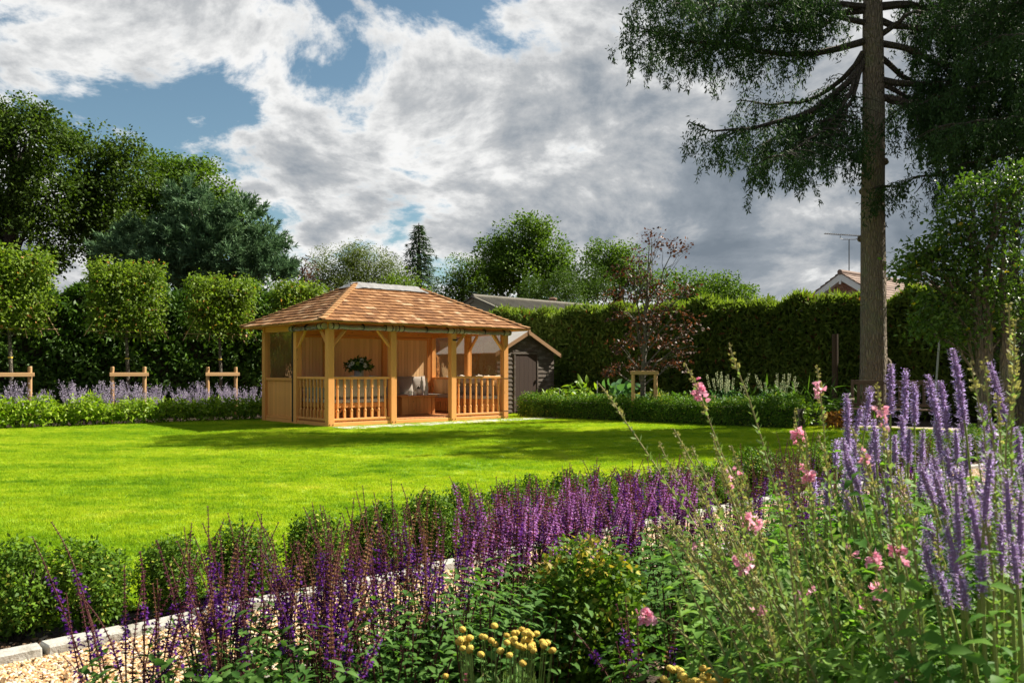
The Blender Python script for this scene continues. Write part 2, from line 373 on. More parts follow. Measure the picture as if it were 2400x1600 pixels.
# grass blades: tufts scattered over the lawn by geometry nodes
def tuft(name, nb, spread, h0, h1, mat, w=0.004):
    C = np.zeros((nb, 3)); C[:, :2] = rng.uniform(-spread, spread, (nb, 2)); h = rng.uniform(h0, h1, nb)
    lean = rng.normal(size=(nb, 2)) * .55; D = np.concatenate([lean, np.ones((nb, 1))], 1); N = np.concatenate([rdir(nb)[:, :2], np.zeros((nb, 1)) + .1], 1)
    V, F = leaves(C, D, N, h, w, 'd', 0.2)
    return npmesh(name, V, F, mat)
def scatter(name, base_me, insts, dens, smin, smax, seed=0, tilt=0.0, lift=0.0, near=None):
    """geometry-nodes scatter of a few instance meshes over the faces of base_me"""
    o = link(name, base_me); gn = bpy.data.node_groups.new(name, 'GeometryNodeTree')
    gn.interface.new_socket('Geometry', in_out='INPUT', socket_type='NodeSocketGeometry'); gn.interface.new_socket('Geometry', in_out='OUTPUT', socket_type='NodeSocketGeometry')
    n = gn.nodes; l = gn.links; gi = n.new('NodeGroupInput'); go = n.new('NodeGroupOutput')
    jn = n.new('GeometryNodeJoinGeometry')
    for k, me in enumerate(insts):
        src = bpy.data.objects.new(name + '_piece', me); COL.objects.link(src); src.hide_render = True; src.hide_viewport = True; src['kind'] = 'helper'; src.location = (0, -5, -3)
        dp = n.new('GeometryNodeDistributePointsOnFaces'); dp.inputs['Density'].default_value = dens / len(insts); dp.inputs['Seed'].default_value = seed + k
        oi = n.new('GeometryNodeObjectInfo'); oi.inputs['Object'].default_value = src; oi.inputs['As Instance'].default_value = True
        ip = n.new('GeometryNodeInstanceOnPoints'); rv = n.new('FunctionNodeRandomValue'); rv.data_type = 'FLOAT_VECTOR'
        rv.inputs[0].default_value = (-tilt, -tilt, 0); rv.inputs[1].default_value = (tilt, tilt, 6.28)
        rs = n.new('FunctionNodeRandomValue'); rs.data_type = 'FLOAT'; rs.inputs[2].default_value = smin; rs.inputs[3].default_value = smax; rs.inputs['Seed'].default_value = 5 + k
        l.new(gi.outputs[0], dp.inputs['Mesh']); l.new(dp.outputs['Points'], ip.inputs['Points']); l.new(oi.outputs['Geometry'], ip.inputs['Instance'])
        l.new(rv.outputs[0], ip.inputs['Rotation']); l.new(rs.outputs[1], ip.inputs['Scale'])
        if near is not None:      # thin the scatter with distance from the camera
            pos = n.new('GeometryNodeInputPosition'); ln = n.new('ShaderNodeVectorMath'); ln.operation = 'LENGTH'; l.new(pos.outputs[0], ln.inputs[0])
            mr = n.new('ShaderNodeMapRange'); l.new(ln.outputs['Value'], mr.inputs[0]); mr.inputs[1].default_value = near[0]; mr.inputs[2].default_value = near[1]; mr.inputs[3].default_value = dens / len(insts); mr.inputs[4].default_value = near[2] / len(insts)
            l.new(mr.outputs[0], dp.inputs['Density'])
        l.new(ip.outputs[0], jn.inputs[0])
    l.new(jn.outputs[0], go.inputs[0])
    o.modifiers.new('scatter', 'NODES').node_group = gn
    return o
tufts = [tuft('grass_tuft', 46, 0.05, 0.018, 0.042, M_BLADE) for _ in range(3)]
grass = scatter('grass', lawn.data.copy(), tufts, 420, 0.8, 1.25, 3, 0.1, near=(5, 14, 170))
tag(grass, 'short mown grass blades of the lawn', 'grass', kind='stuff')

# ---- gravel path with stone edging on both sides
t = NT('gravel_bed'); f = t.noise(t.coord('World'), 70.0, 3.0, 0.6)
t.P(Base_Color=t.ramp(f, [(0.3, (0.16, 0.085, 0.04)), (0.5, (0.42, 0.27, 0.14)), (0.7, (0.62, 0.5, 0.36))]), Roughness=0.9); t.bump(f, 1.0, 0.02); M_GB = t.mat
far_e = resample(KERB, 0.3); near_e = resample(NKERB, 0.3)
path = sheet('path', [tuple(p) for p in far_e] + [tuple(p) for p in near_e[::-1]], -0.004, M_GB); path['label'] = 'curved golden gravel garden path'
t = NT('pebble'); r = t.rand()
t.P(Base_Color=t.ramp(r, [(0.0, (0.26, 0.12, 0.04)), (0.2, (0.46, 0.26, 0.10)), (0.45, (0.50, 0.33, 0.17)), (0.7, (0.58, 0.46, 0.29)), (0.88, (0.64, 0.58, 0.48)), (1.0, (0.30, 0.24, 0.19))]), Roughness=0.7); M_PEB = t.mat
def chip_me():
    m = plain('dead_leaf', (.13, .075, .03), .9, .4, 30); return MB().hexa([(-.014, -.007, 0), (.012, -.008, 0), (.015, .007, 0), (-.011, .006, 0), (-.011, -.004, .004), (.011, -.005, .006), (.012, .005, .004), (-.01, .005, .007)]).mesh('dead_leaf', m)
def pebble(sd):
    bm = bmesh.new(); bmesh.ops.create_icosphere(bm, subdivisions=1, radius=0.0085); q = random.Random(sd)
    for v in bm.verts: v.co *= q.uniform(0.75, 1.25)
    bmesh.ops.scale(bm, vec=(1.25, 0.95, 0.6), verts=bm.verts); me = bpy.data.meshes.new('pebble'); bm.to_mesh(me); bm.free(); me.materials.append(M_PEB); return me
gr = scatter('gravel', path.data.copy(), [pebble(k) for k in range(4)], 7500, 0.6, 1.35, 11, 0.6); gr.location.z = 0.008
fl = scatter('leaf_litter', path.data.copy(), [chip_me()], 45, 0.6, 1.5, 31, 0.5); fl.location.z = 0.018; tag(fl, 'scattered dead leaves and chips on the gravel path', 'litter', kind='stuff')
tag(gr, 'loose golden gravel covering the garden path', 'gravel', kind='stuff')
# chips and dead leaves on the soil near the camera
t = NT('bark_chip'); t.P(Base_Color=t.ramp(t.rand(), [(0, (0.03, 0.018, 0.01)), (0.6, (0.12, 0.065, 0.035)), (0.9, (0.3, 0.2, 0.12)), (1, (0.42, 0.36, 0.28))]), Roughness=0.9); M_CHIP = t.mat
chip = MB().hexa([(-.012, -.005, 0), (.012, -.006, 0), (.014, .006, 0), (-.01, .005, 0), (-.011, -.004, .004), (.011, -.005, .005), (.012, .005, .004), (-.01, .005, .005)]).mesh('bark_chip', M_CHIP)
band = [(x + 0.02, y) for x, y in far_e] + [(x, y) for x, y in resample(ROW, 0.3)[::-1]]
tmp = sheet('bark_litter', band, 0.0, M_CHIP); bed_me = tmp.data; bpy.data.objects.remove(tmp)
lit = scatter('bark_litter', bed_me, [chip], 900, 0.5, 1.6, 5, 0.5); tag(lit, 'bark chips and dead leaves strewn on the strip of soil by the path', 'litter', kind='stuff')
near_bed = [tuple(p) for p in near_e] + [(7.5, 9.0), (5.0, 5.0), (3.0, 2.0), (1.5, 1.0), (-1.5, 1.2)]
tmp = sheet('bark_litter', near_bed, 0.0, M_CHIP); bed_me = tmp.data; bpy.data.objects.remove(tmp)
lit = scatter('bark_litter', bed_me, [chip], 500, 0.5, 1.6, 25, 0.5); tag(lit, 'bark chips strewn under the flowers in the nearest bed', 'litter', kind='stuff')

# kerb stones
t = NT('kerb_stone'); f = t.noise(t.coord('World'), 14.0, 6.0, 0.65); g = t.noise(t.coord('World'), 90.0, 2.0)
st = t.ramp(t.noise(t.coord('World'), 5.0, 5.0, .65), [(.48, (0, 0, 0)), (.66, (.75, .75, .75))])
t.P(Base_Color=t.mix(st, t.mix(t.math('MULTIPLY', g, 0.5), t.mix(t.rand(), t.mix(f, (0.24, 0.24, 0.225), (0.50, 0.49, 0.45)), t.mix(f, (0.30, 0.29, 0.26), (0.56, 0.55, 0.51))), (0.20, 0.19, 0.17)), (0.16, 0.145, 0.10)), Roughness=0.9); t.bump(t.math('ADD', f, t.math('MULTIPLY', g, .4)), 0.7, 0.012); M_KERB = t.mat
def kerb(name, pts, label, width):
    o = empty(name, (0, 0, 0)); tag(o, label, kind='structure')
    ps = resample(pts, 0.335)
    for i in range(len(ps) - 1):
        a = Vector((*ps[i], 0)); b = Vector((*ps[i + 1], 0)); d = (b - a).normalized(); nrm = Vector((-d.y, d.x, 0))
        a = a + d * 0.006; b = b - d * 0.006; w = width / 2; j = lambda: random.uniform(-.006, .006)
        h = 0.045 + random.uniform(-.006, .008)
        p = [a - nrm * w, b - nrm * w, b + nrm * w, a + nrm * w]
        pts8 = [Vector((q.x, q.y, -0.05)) for q in p] + [Vector((q.x + j(), q.y + j(), h + j() * .7)) for q in p]
        MB().hexa(pts8).build('stone', M_KERB, o, bevel=0.007)
    return o
kerb('kerb_lawn_side', KERB, 'grey stone edging between the gravel path and the box plants', 0.10)
kerb('kerb_bed_side', NKERB, 'grey stone edging between the gravel path and the salvias', 0.10)

# ---------------------------------------------------------------- gazebo
CED = ((0.72, 0.315, 0.085), (0.87, 0.44, 0.155))
M_WZ = wood('cedar_upright', *CED, axis=2); M_WX = wood('cedar_lengthwise', *CED, axis=0); M_WY = wood('cedar_crosswise', *CED, axis=1)
M_BOARD = wood('cedar_boarding', (0.84, 0.54, 0.27), (0.94, 0.69, 0.41), axis=2, scale=0.8)
M_DECK = wood('cedar_deck', (0.46, 0.20, 0.08), (0.62, 0.31, 0.13), axis=1)
M_RED = wood('red_cedar_furniture', (0.54, 0.22, 0.07), (0.68, 0.33, 0.11), axis=0); M_REDZ = wood('red_cedar_panel', (0.54, 0.24, 0.075), (0.70, 0.36, 0.13), axis=2)
t = NT('cedar_shingle'); f = t.noise(t.coord('Object', (40, 2.5, 40)), 1.0, 5.0, 0.6); r = t.math('ADD', t.math('MULTIPLY', t.rand(), 0.999), 0.0)
r2 = t.isl(); rr = t.math('FRACT', t.math('ADD', r, r2))
t.P(Base_Color=t.mix(t.math('MULTIPLY', f, 0.5), t.ramp(rr, [(0, (0.125, 0.058, 0.026)), (0.3, (0.21, 0.097, 0.038)), (0.65, (0.285, 0.143, 0.058)), (0.88, (0.36, 0.205, 0.10)), (1, (0.48, 0.33, 0.20))]), (0.18, 0.075, 0.028)), Roughness=0.8, Specular_IOR_Level=0.2); t.bump(f, 0.3, 0.004); M_SHIN = t.mat
M_CLEAR = clearsheet('clear_sheet', (0.93, 0.9, 0.86), 0.07)
t = NT('rolled_clear_sheet'); f = t.noise(t.coord('Object', (4, 4, 18)), 1.0, 5.0, 0.65, 0.6)
t.P(Base_Color=t.mix(f, (0.035, 0.03, 0.03), (0.30, 0.28, 0.27)), Roughness=0.08, Specular_IOR_Level=1.0, Coat_Weight=1.0); t.bump(f, 1.0, 0.06); M_ROLL = t.mat
M_GREYF = plain('grey_fabric', (0.36, 0.31, 0.275), 0.8); M_STRAP = plain('black_strap', (0.012, 0.012, 0.013), 0.6)
t = NT('ridge_membrane'); f = t.noise(t.coord('Object', (3, 1, 1)), 3.0, 4.0); t.P(Base_Color=t.mix(f, (0.19, 0.185, 0.18), (0.33, 0.325, 0.315)), Roughness=0.4, Metallic=0.15); t.bump(f, 0.8, 0.04); M_MEMB = t.mat
M_BOLT = plain('dark_bolt', (0.05, 0.04, 0.035), 0.4, Metallic=0.8)

GA, GB, GO, ZE, ZR = 5.081, 3.233, 0.354, 2.256, 3.281
gz = empty('gazebo', GZ, TH, 'open cedar gazebo with a hipped shingle roof and baluster rails on the lawn', 'gazebo')
PW = 0.15; PS = [0.075, 1.66, 3.36, GA - 0.075]
def post(s, t, z1=2.12, w=PW, z0=0.0):
    o = MB().box(s - w / 2, s + w / 2, t - w / 2, t + w / 2, z0, z1).build('post', M_WZ, gz, bevel=0.008)
    return o
for s in PS:
    p = post(s, 0.075)
    for dx in (-0.04, 0.04): MB().tube([(s + dx, -0.001, 0.06), (s + dx, -0.006, 0.06)], 0.012, 8).build('bolt', M_BOLT, p)
for s in (PS[0], 1.66, 3.40, PS[3]): post(s, GB - 0.075)
post(0.075, 1.55); post(GA - 0.075, 1.55)
MB().box(3.315, 3.465, -0.003, 0, 1.93, 1.97).box(3.38, 3.42, -0.004, -0.003, 1.94, 1.96).build('badge', M_STRAP, gz)
# base frame and deck
for (x0, x1, y0, y1) in ((0.152, GA - 0.152, 0.03, 0.12), (0.152, GA - 0.152, GB - 0.12, GB - 0.03)): MB().box(x0, x1, y0, y1, 0.0, 0.10).build('base_rail', M_WX, gz, bevel=0.005)
for x in (0.03, GA - 0.12): MB().box(x, x + 0.09, 0.152, GB - 0.152, 0.0, 0.10).build('base_rail', M_WY, gz, bevel=0.005)
nb = 36; wd = (GA - 0.16) / nb
deckme = MB().box(0.004, wd - 0.004, 0.0, GB - 0.14, 0, 0.03).mesh('deck_board', M_DECK, 0.003)
for i in range(nb): link('deck_board', deckme, gz, (0.08 + i * wd, 0.055 + random.uniform(-.004, .004), 0.103))
# head beams
for y in (0.075, GB - 0.075): MB().box(0.0, GA, y - 0.05, y + 0.05, 2.122, 2.26).build('head_beam', M_WX, gz, bevel=0.005)
for x in (0.075, GA - 0.075): MB().box(x - 0.05, x + 0.05, 0.13, GB - 0.13, 2.122, 2.258).build('head_beam', M_WY, gz, bevel=0.005)
# balustrades
def baluster_mesh():
    sq = 0.0235; b = MB(); prof = [(sq * 1.414, 0, 4), (sq * 1.414, .17, 4)]
    b.box(-sq, sq, -sq, sq, 0, 0.17); b.box(-sq, sq, -sq, sq, 0.67, 0.84)
    b.lathe([(0.030, 0.15), (0.030, 0.172), (0.017, 0.20), (0.0225, 0.235), (0.0235, 0.42), (0.0225, 0.60), (0.017, 0.64), (0.030, 0.668), (0.030, 0.69)], n=12, cap=False)
    return b.mesh('baluster', M_WZ)
BAL = baluster_mesh()
def rail_front(x0, x1, n):
    MB().box(x0, x1, 0.03, 0.12, 1.03, 1.085).build('hand_rail', M_WX, gz, bevel=0.008)
    MB().box(x0, x1, 0.04, 0.11, 0.135, 0.185).build('bottom_rail', M_WX, gz, bevel=0.006)
    for i in range(n): link('baluster', BAL, gz, (x0 + (x1 - x0) * (i + 0.65) / (n + 0.3), 0.075, 0.187))
rail_front(0.152, 1.583, 8); rail_front(3.437, GA - 0.152, 8)
def rail_side(x, y0, y1, n):
    MB().box(x - 0.045, x + 0.045, y0, y1, 1.03, 1.085).build('hand_rail', M_WY, gz, bevel=0.008)
    MB().box(x - 0.035, x + 0.035, y0, y1, 0.135, 0.185).build('bottom_rail', M_WY, gz, bevel=0.006)
    for i in range(n): link('baluster', BAL, gz, (x, y0 + (y1 - y0) * (i + 0.65) / (n + 0.3), 0.187))
rail_side(0.075, 0.152, 1.473, 8)
# diagonal braces
def brace(a, b): MB().bar(a, b, 0.055, 0.075, (0.3, 0.3, 1)).build('brace', M_WX, gz, bevel=0.008)
for s, d in ((PS[0], 1), (PS[1], -1), (PS[2], 1), (PS[3], -1)): brace((s + d * 0.07, 0.075, 1.76), (s + d * 0.40, 0.075, 2.13))
for y, d in ((0.075, 1), (1.55, -1)):
    for x in (0.075, GA - 0.075): brace((x, y + d * 0.07, 1.76), (x, y + d * 0.40, 2.13))
# boarded walls: each board its own piece
def boards(name, x0, x1, y, z0, z1, along='x', n=10, th=0.022, mat=None):
    w = (x1 - x0) / n
    me = (MB().box(0.0015, w - 0.0015, -th / 2, th / 2, 0, z1 - z0) if along == 'x' else MB().box(-th / 2, th / 2, 0.0015, w - 0.0015, 0, z1 - z0)).mesh('board', mat or M_BOARD, 0.004)
    for i in range(n): link('board', me, gz, (x0 + i * w, y, z0) if along == 'x' else (y, x0 + i * w, z0))
YB = GB - 0.09
boards('board', 0.152, 1.583, YB, 0.135, 2.12, 'x', 15); boards('board', 1.737, 3.323, YB, 0.135, 2.12, 'x', 17); boards('board', 3.477, GA - 0.152, YB, 0.135, 2.12, 'x', 15)
boards('board', 1.627, GB - 0.152, 0.085, 0.155, 0.985, 'y', 15, mat=M_WZ); boards('board', 0.152, GB - 0.152, GA - 0.085, 0.135, 0.98, 'y', 28)
def trimbar(x0, x1, y0, y1, z0, z1, m): MB().box(x0, x1, y0, y1, z0, z1).build('trim', m, gz, bevel=0.004)
trimbar(0.045, 0.115, 1.627, GB - 0.152, 0.105, 0.153, M_WY); trimbar(0.03, 0.12, 1.627, GB - 0.152, 0.987, 1.05, M_WY)
trimbar(GA - 0.12, GA - 0.03, 0.152, GB - 0.152, 0.982, 1.04, M_WY)
for x in (3.36, 4.80, 4.86): trimbar(x, x + 0.03, YB - 0.05, YB - 0.013, 0.14, 2.11, M_WZ)
trimbar(0.152, 4.79, YB - 0.05, YB - 0.013, 2.05, 2.11, M_WX)
for x in (1.70, 1.745): trimbar(x - .06, x - .035, YB - 0.09, YB - 0.052, 0.14, 2.05, M_WZ)
# clear roll-down screens that are let down
def pane(name, pts): MB().add(pts, [(0, 1, 2, 3)]).build(name, M_CLEAR, gz)
pane('window_pane', [(0.075, 1.627, 1.052), (0.075, GB - 0.152, 1.052), (0.075, GB - 0.152, 2.12), (0.075, 1.627, 2.12)])
pane('window_pane', [(GA - 0.075, 1.627, 1.042), (GA - 0.075, GB - 0.152, 1.042), (GA - 0.075, GB - 0.152, 2.12), (GA - 0.075, 1.627, 2.12)])
pane('window_pane', [(GA - 0.075, 0.152, 1.042), (GA - 0.075, 1.47, 1.042), (GA - 0.075, 1.47, 2.12), (GA - 0.075, 0.152, 2.12)])
MB().box(-0.012, -0.002, 1.60, 1.65, 0.06, 2.10).build('screen_edge_strip', M_STRAP, gz)
MB().box(GA + 0.002, GA + 0.01, 0.09, 0.12, 0.06, 2.0).build('screen_edge_strip', M_STRAP, gz)
for z in (1.02, 0.2): MB().box(GA - 0.17, GA + 0.004, -0.006, -0.001, z, z + 0.012).build('tie_strap', M_STRAP, gz)
# rolled-up screens under the eaves
def roll(a, b, r=0.062, npt=22):
    a = Vector(a); b = Vector(b); d = b - a
    pts = []; rad = []
    for i in range(npt):
        f = i / (npt - 1); pts.append(a + d * f + Vector((0, 0, -0.012 * math.sin(f * math.pi) + random.uniform(-.004, .004)))); rad.append(r * random.uniform(0.9, 1.06))
    o = MB().tube(pts, rad, 14).build('rolled_screen', M_ROLL, gz, smooth=True)
    dn = d.normalized()
    for f0, f1 in ((0.0, 0.16 / d.length), (1 - 0.2 / d.length, 1.0)):
        MB().tube([a + d * f0 - dn * .006, a + d * f1 + dn * .006], r * 1.10, 14).build('grey_sleeve', M_GREYF, o, smooth=False)
    for f in (0.16 / d.length + .01, 0.5, 1 - 0.2 / d.length - .01, 0.03, 0.97):
        c = a + d * f; MB().tube([c - dn * .012, c + dn * .012], r * 1.2, 14).build('strap', M_STRAP, o)
    return o
ZB = 2.165
for s0, s1 in ((0.0, 1.62), (1.66, 3.34), (3.38, GA + 0.02)): roll((s0 + 0.02, -0.055, ZB), (s1 - 0.02, -0.055, ZB))
roll((-0.065, 1.58, ZB - .01), (-0.065, 0.04, ZB)); 
# ---- roof
WIN = GB / 2 + GO; pitch = math.atan2(ZR - ZE, WIN); NC = 13; slope_len = math.hypot(WIN, ZR - ZE)
roof = MB()
x0, x1, y0, y1 = -GO, GA + GO, -GO, GB + GO; rx0, rx1, ry = x0 + WIN, x1 - WIN, GB / 2
def lay(z): return [(x0, y0, ZE + z), (x1, y0, ZE + z), (x1, y1, ZE + z), (x0, y1, ZE + z), (rx0, ry, ZR + z), (rx1, ry, ZR + z)]
lo = lay(-0.03); hi = lay(0.0)
roof.add(lo + hi, [(0, 4, 5, 1), (1, 5, 2), (2, 5, 4, 3), (3, 4, 0), (6, 7, 11, 10), (7, 8, 11), (8, 9, 10, 11), (9, 6, 10), (0, 1, 7, 6), (1, 2, 8, 7), (2, 3, 9, 8), (3, 0, 6, 9)])
ro = roof.build('roof', M_WX, gz)
def slope(face):
    """-> function (along, up 0..1) to a point on the slope; along range at a height"""
    if face == 'front': return lambda a, u: Vector((a, y0 + WIN * u, ZE + (ZR - ZE) * u)), (lambda u: (x0 + WIN * u, x1 - WIN * u)), Vector((0, -math.sin(pitch), math.cos(pitch)))
    if face == 'back': return lambda a, u: Vector((a, y1 - WIN * u, ZE + (ZR - ZE) * u)), (lambda u: (x0 + WIN * u, x1 - WIN * u)), Vector((0, math.sin(pitch), math.cos(pitch)))
    if face == 'left': return lambda a, u: Vector((x0 + WIN * u, a, ZE + (ZR - ZE) * u)), (lambda u: (y0 + WIN * u, y1 - WIN * u)), Vector((-math.sin(pitch), 0, math.cos(pitch)))
    return lambda a, u: Vector((x1 - WIN * u, a, ZE + (ZR - ZE) * u)), (lambda u: (y0 + WIN * u, y1 - WIN * u)), Vector((math.sin(pitch), 0, math.cos(pitch)))
pieces = {f: [] for f in ('front', 'left', 'back', 'right')}
for face in pieces:
    fn, rg, nr = slope(face)
    for c in range(NC):
        ub = c / NC - (0.014 if c == 0 else 0); ut = (c + 1) / NC + 0.012
        b0, b1 = rg(max(ub, -0.01)); t0, t1 = rg(min(ut, 1.0))
        xs = [b0]
        while xs[-1] < b1 - 0.22: xs.append(xs[-1] + random.uniform(0.135, 0.195))
        xs.append(b1)
        for i in range(len(xs) - 1):
            a, b = xs[i] + .004, xs[i + 1] - .004; ta, tb = min(max(a, t0), t1), min(max(b, t0), t1)
            if tb - ta < 0.01: ta, tb = min(max((a + b) / 2 - .02, t0), t1 - .01), min(max((a + b) / 2 + .02, t0 + .01), t1)
            hb = 0.034 + random.uniform(-.004, .005); ht = 0.010; j = random.uniform(-.004, .004)
            P = [fn(a, ub + j), fn(b, ub + j), fn(tb, ut), fn(ta, ut)]
            pieces[face].append([P[0] + nr * 0.002, P[1] + nr * 0.002, P[2] + nr * 0.002, P[3] + nr * 0.002, P[0] + nr * hb, P[1] + nr * hb, P[2] + nr * ht, P[3] + nr * ht])
fr = pieces['front']
for p in fr[:300]:
    c = sum(p, Vector()) / 8; MB().hexa([q - c for q in p]).build('shingle', M_SHIN, ro, loc=c)
rest = MB()
for p in fr[300:] + pieces['left'] + pieces['back'] + pieces['right']: rest.hexa(p)
tag(rest.build('shingles', M_SHIN, ro), kind='stuff')
M_HIP = wood('hip_tile', (0.36, 0.18, 0.07), (0.52, 0.31, 0.15), axis=1)
def hip(cx, cy, sx, sy):
    a = Vector((cx, cy, ZE + 0.012)); b = Vector((cx + sx * WIN, cy + sy * WIN, ZR + 0.012)); n = 17; d = (b - a)
    l1 = Vector((-sx, 0, 0)); l2 = Vector((0, -sy, 0)); dn = d.normalized()
    for i in range(n):
        p = a + d * (i / n); q = a + d * ((i + 1.25) / n) if i < n - 1 else a + d
        for k, side in enumerate((Vector((0, sy, 0)), Vector((sx, 0, 0)))):   # the two wings of the capping
            h = Vector((0, 0, 0.062)); h2 = Vector((0, 0, 0.034)); w = side * 0.15
            # wing lies on its own slope: sideways along the slope's level line
            th = Vector((0, 0, 0.016))
            MB().hexa([p + h - th, p + h - th + w, q + h2 - th + w, q + h2 - th, p + h, p + h + w, q + h2 + w, q + h2]).build('hip_tile', M_HIP, ro)
def hip2(cx, cy, sx, sy):
    n = 17
    for i in range(n):
        for wing in (0, 1):
            u0 = i / n - (0.02 if i == 0 else 0); u1 = min((i + 1.22) / n, 1.0)
            def P(u, off, z):
                x = cx + sx * WIN * u; y = cy + sy * WIN * u
                if wing == 0: x += sx * off
                else: y += sy * off
                return Vector((x, y, ZE + (ZR - ZE) * u + z))
            hb, ht = 0.075, 0.042; wv = 0.115
            MB().hexa([P(u0, 0, hb - .018), P(u0, wv, hb - .018), P(u1, wv, ht - .018), P(u1, 0, ht - .018), P(u0, 0, hb), P(u0, wv, hb), P(u1, wv, ht), P(u1, 0, ht)]).build('hip_tile', M_HIP, ro)
hip2(x0, y0, 1, 1); hip2(x1, y0, -1, 1); hip2(x0, y1, 1, -1); hip2(x1, y1, -1, -1)
# wrinkled ridge membrane
b = MB(); nseg = 26
for side in (-1, 1):
    vs = []; fs = []
    for i in range(nseg + 1):
        f = i / nseg; x = rx0 - 0.12 + (rx1 - rx0 + 0.24) * f
        endf = max(0, 1 - min(i, nseg - i) / 2.0)
        for k in range(4):
            g = k / 3; w = 0.005 + 0.30 * g; jz = random.uniform(-.007, .007)
            vs.append((x + (0.10 * g * (-1 if i == 0 else 1 if i == nseg else 0)), ry + side * w, ZR + 0.068 - w * math.tan(pitch) - endf * 0.04 + jz))
    for i in range(nseg):
        for k in range(3): q = i * 4 + k; fs.append((q, q + 4, q + 5, q + 1) if side < 0 else (q, q + 1, q + 5, q + 4))
    b.add(vs, fs)
for sx, xx in ((-1, rx0 - 0.12), (1, rx1 + 0.12)):
    b.add([(xx, ry - .005, ZR + .028), (xx, ry + .005, ZR + .028), (xx + sx * .20, ry + .305, ZR - .10), (xx + sx * .20, ry - .305, ZR - .10)], [(0, 1, 2, 3)])
b.build('ridge_membrane', M_MEMB, ro, smooth=True)
# underside rafters seen inside
for s in np.linspace(0.4, GA - 0.4, 9):
    MB().bar((s, 0.1, ZE - 0.07), (s, ry - .05, ZR - 0.16 - max(0, abs(s - GA / 2) - 1.0) * .5), 0.045, 0.07).build('rafter', M_WY, gz)
# ---- paving in front
t = NT('paving'); f = t.noise(t.coord('World'), 5.0, 6.0, 0.6); t.P(Base_Color=t.mix(f, (0.33, 0.33, 0.32), (0.50, 0.49, 0.46)), Roughness=0.85); t.bump(f, 0.2, 0.01); M_PAVE = t.mat
pav = empty('patio', GZ, TH); tag(pav, 'pale grey paving strip along the front of the gazebo', kind='structure')
for i in range(10):
    for j in range(2):
        xx = 0.0 + i * 0.62; y = -0.14 - j * 0.33
        MB().box(xx + .004, xx + .612, y - 0.322, y, -0.03, 0.022 + random.uniform(-.002, .002)).build('paving_slab', M_PAVE, pav, bevel=0.004)

# ---------------------------------------------------------------- furniture inside the gazebo (gazebo coordinates)
def gl(s, t, z=0.0): return GZ + U * s + Vv * t + Vector((0, 0, z))
t = NT('cushion_cloth'); f = t.noise(t.coord('Object'), 220.0, 2.0); g = t.noise(t.coord('Object'), 5.0, 3.0)
t.P(Base_Color=t.mix(g, (0.30, 0.265, 0.23), (0.40, 0.36, 0.32)), Roughness=0.95, Sheen_Weight=0.2); t.bump(f, 0.3, 0.003); M_CUSH = t.mat
M_PIPE = plain('cushion_piping', (0.42, 0.38, 0.33), 0.9); M_PAD = plain('seat_pad_cloth', (0.36, 0.345, 0.32), 0.95)
M_THROW = plain('cream_throw', (0.6, 0.54, 0.46), 0.95, 0.2, 30.0)
def pillow_mesh(w, h, th, seed):
    q = random.Random(seed); n = 12; vs = []; fs = []; ph = [q.uniform(0, 6.28) for _ in range(4)]
    for side in (1, -1):
        for i in range(n + 1):
            for j in range(n + 1):
                u = i / n * 2 - 1; v = j / n * 2 - 1
                e = (1 - abs(u) ** 2.6) * (1 - abs(v) ** 2.6); d = max(e, 0) ** 0.5
                pin = 1 - 0.07 * (1 - abs(u * v)) * max(abs(u), abs(v)) ** 3
                wr = 0.06 * math.sin(5 * u + ph[0]) * math.sin(4 * v + ph[1]) * d
                vs.append((u * w / 2 * pin, side * th / 2 * (d + wr), v * h / 2 * pin + h / 2))
    m = (n + 1) ** 2
    for i in range(n):
        for j in range(n):
            a = i * (n + 1) + j; fs.append((a, a + n + 1, a + n + 2, a + 1)); a += m; fs.append((a, a + 1, a + n + 2, a + n + 1))
    b = MB(); b.add(vs, fs); edge = [(i, 0) for i in range(n)] + [(n, j) for j in range(n)] + [(i, n) for i in range(n, 0, -1)] + [(0, j) for j in range(n, 0, -1)]
    loop = [vs[i * (n + 1) + j] for i, j in edge]; loop.append(loop[0])
    return b.mesh('cushion_cover', M_CUSH, smooth=True), MB().tube(loop, 0.006, 6, cap=False).mesh('piping', M_PIPE, smooth=True)
PIL = [pillow_mesh(0.50, 0.50, 0.17, k) for k in range(3)]
def cushion(s, t, z, yaw, tilt, label, k=0, sc=1.0):
    r = empty('scatter_cushion', gl(s, t, z), TH + yaw, label, 'cushion', 'grey scatter cushions in the gazebo')
    a = link('cover', PIL[k % 3][0], r, rot=(tilt, random.uniform(-.06, .06), 0), scale=(sc, 1, sc)); link('piping', PIL[k % 3][1], a)
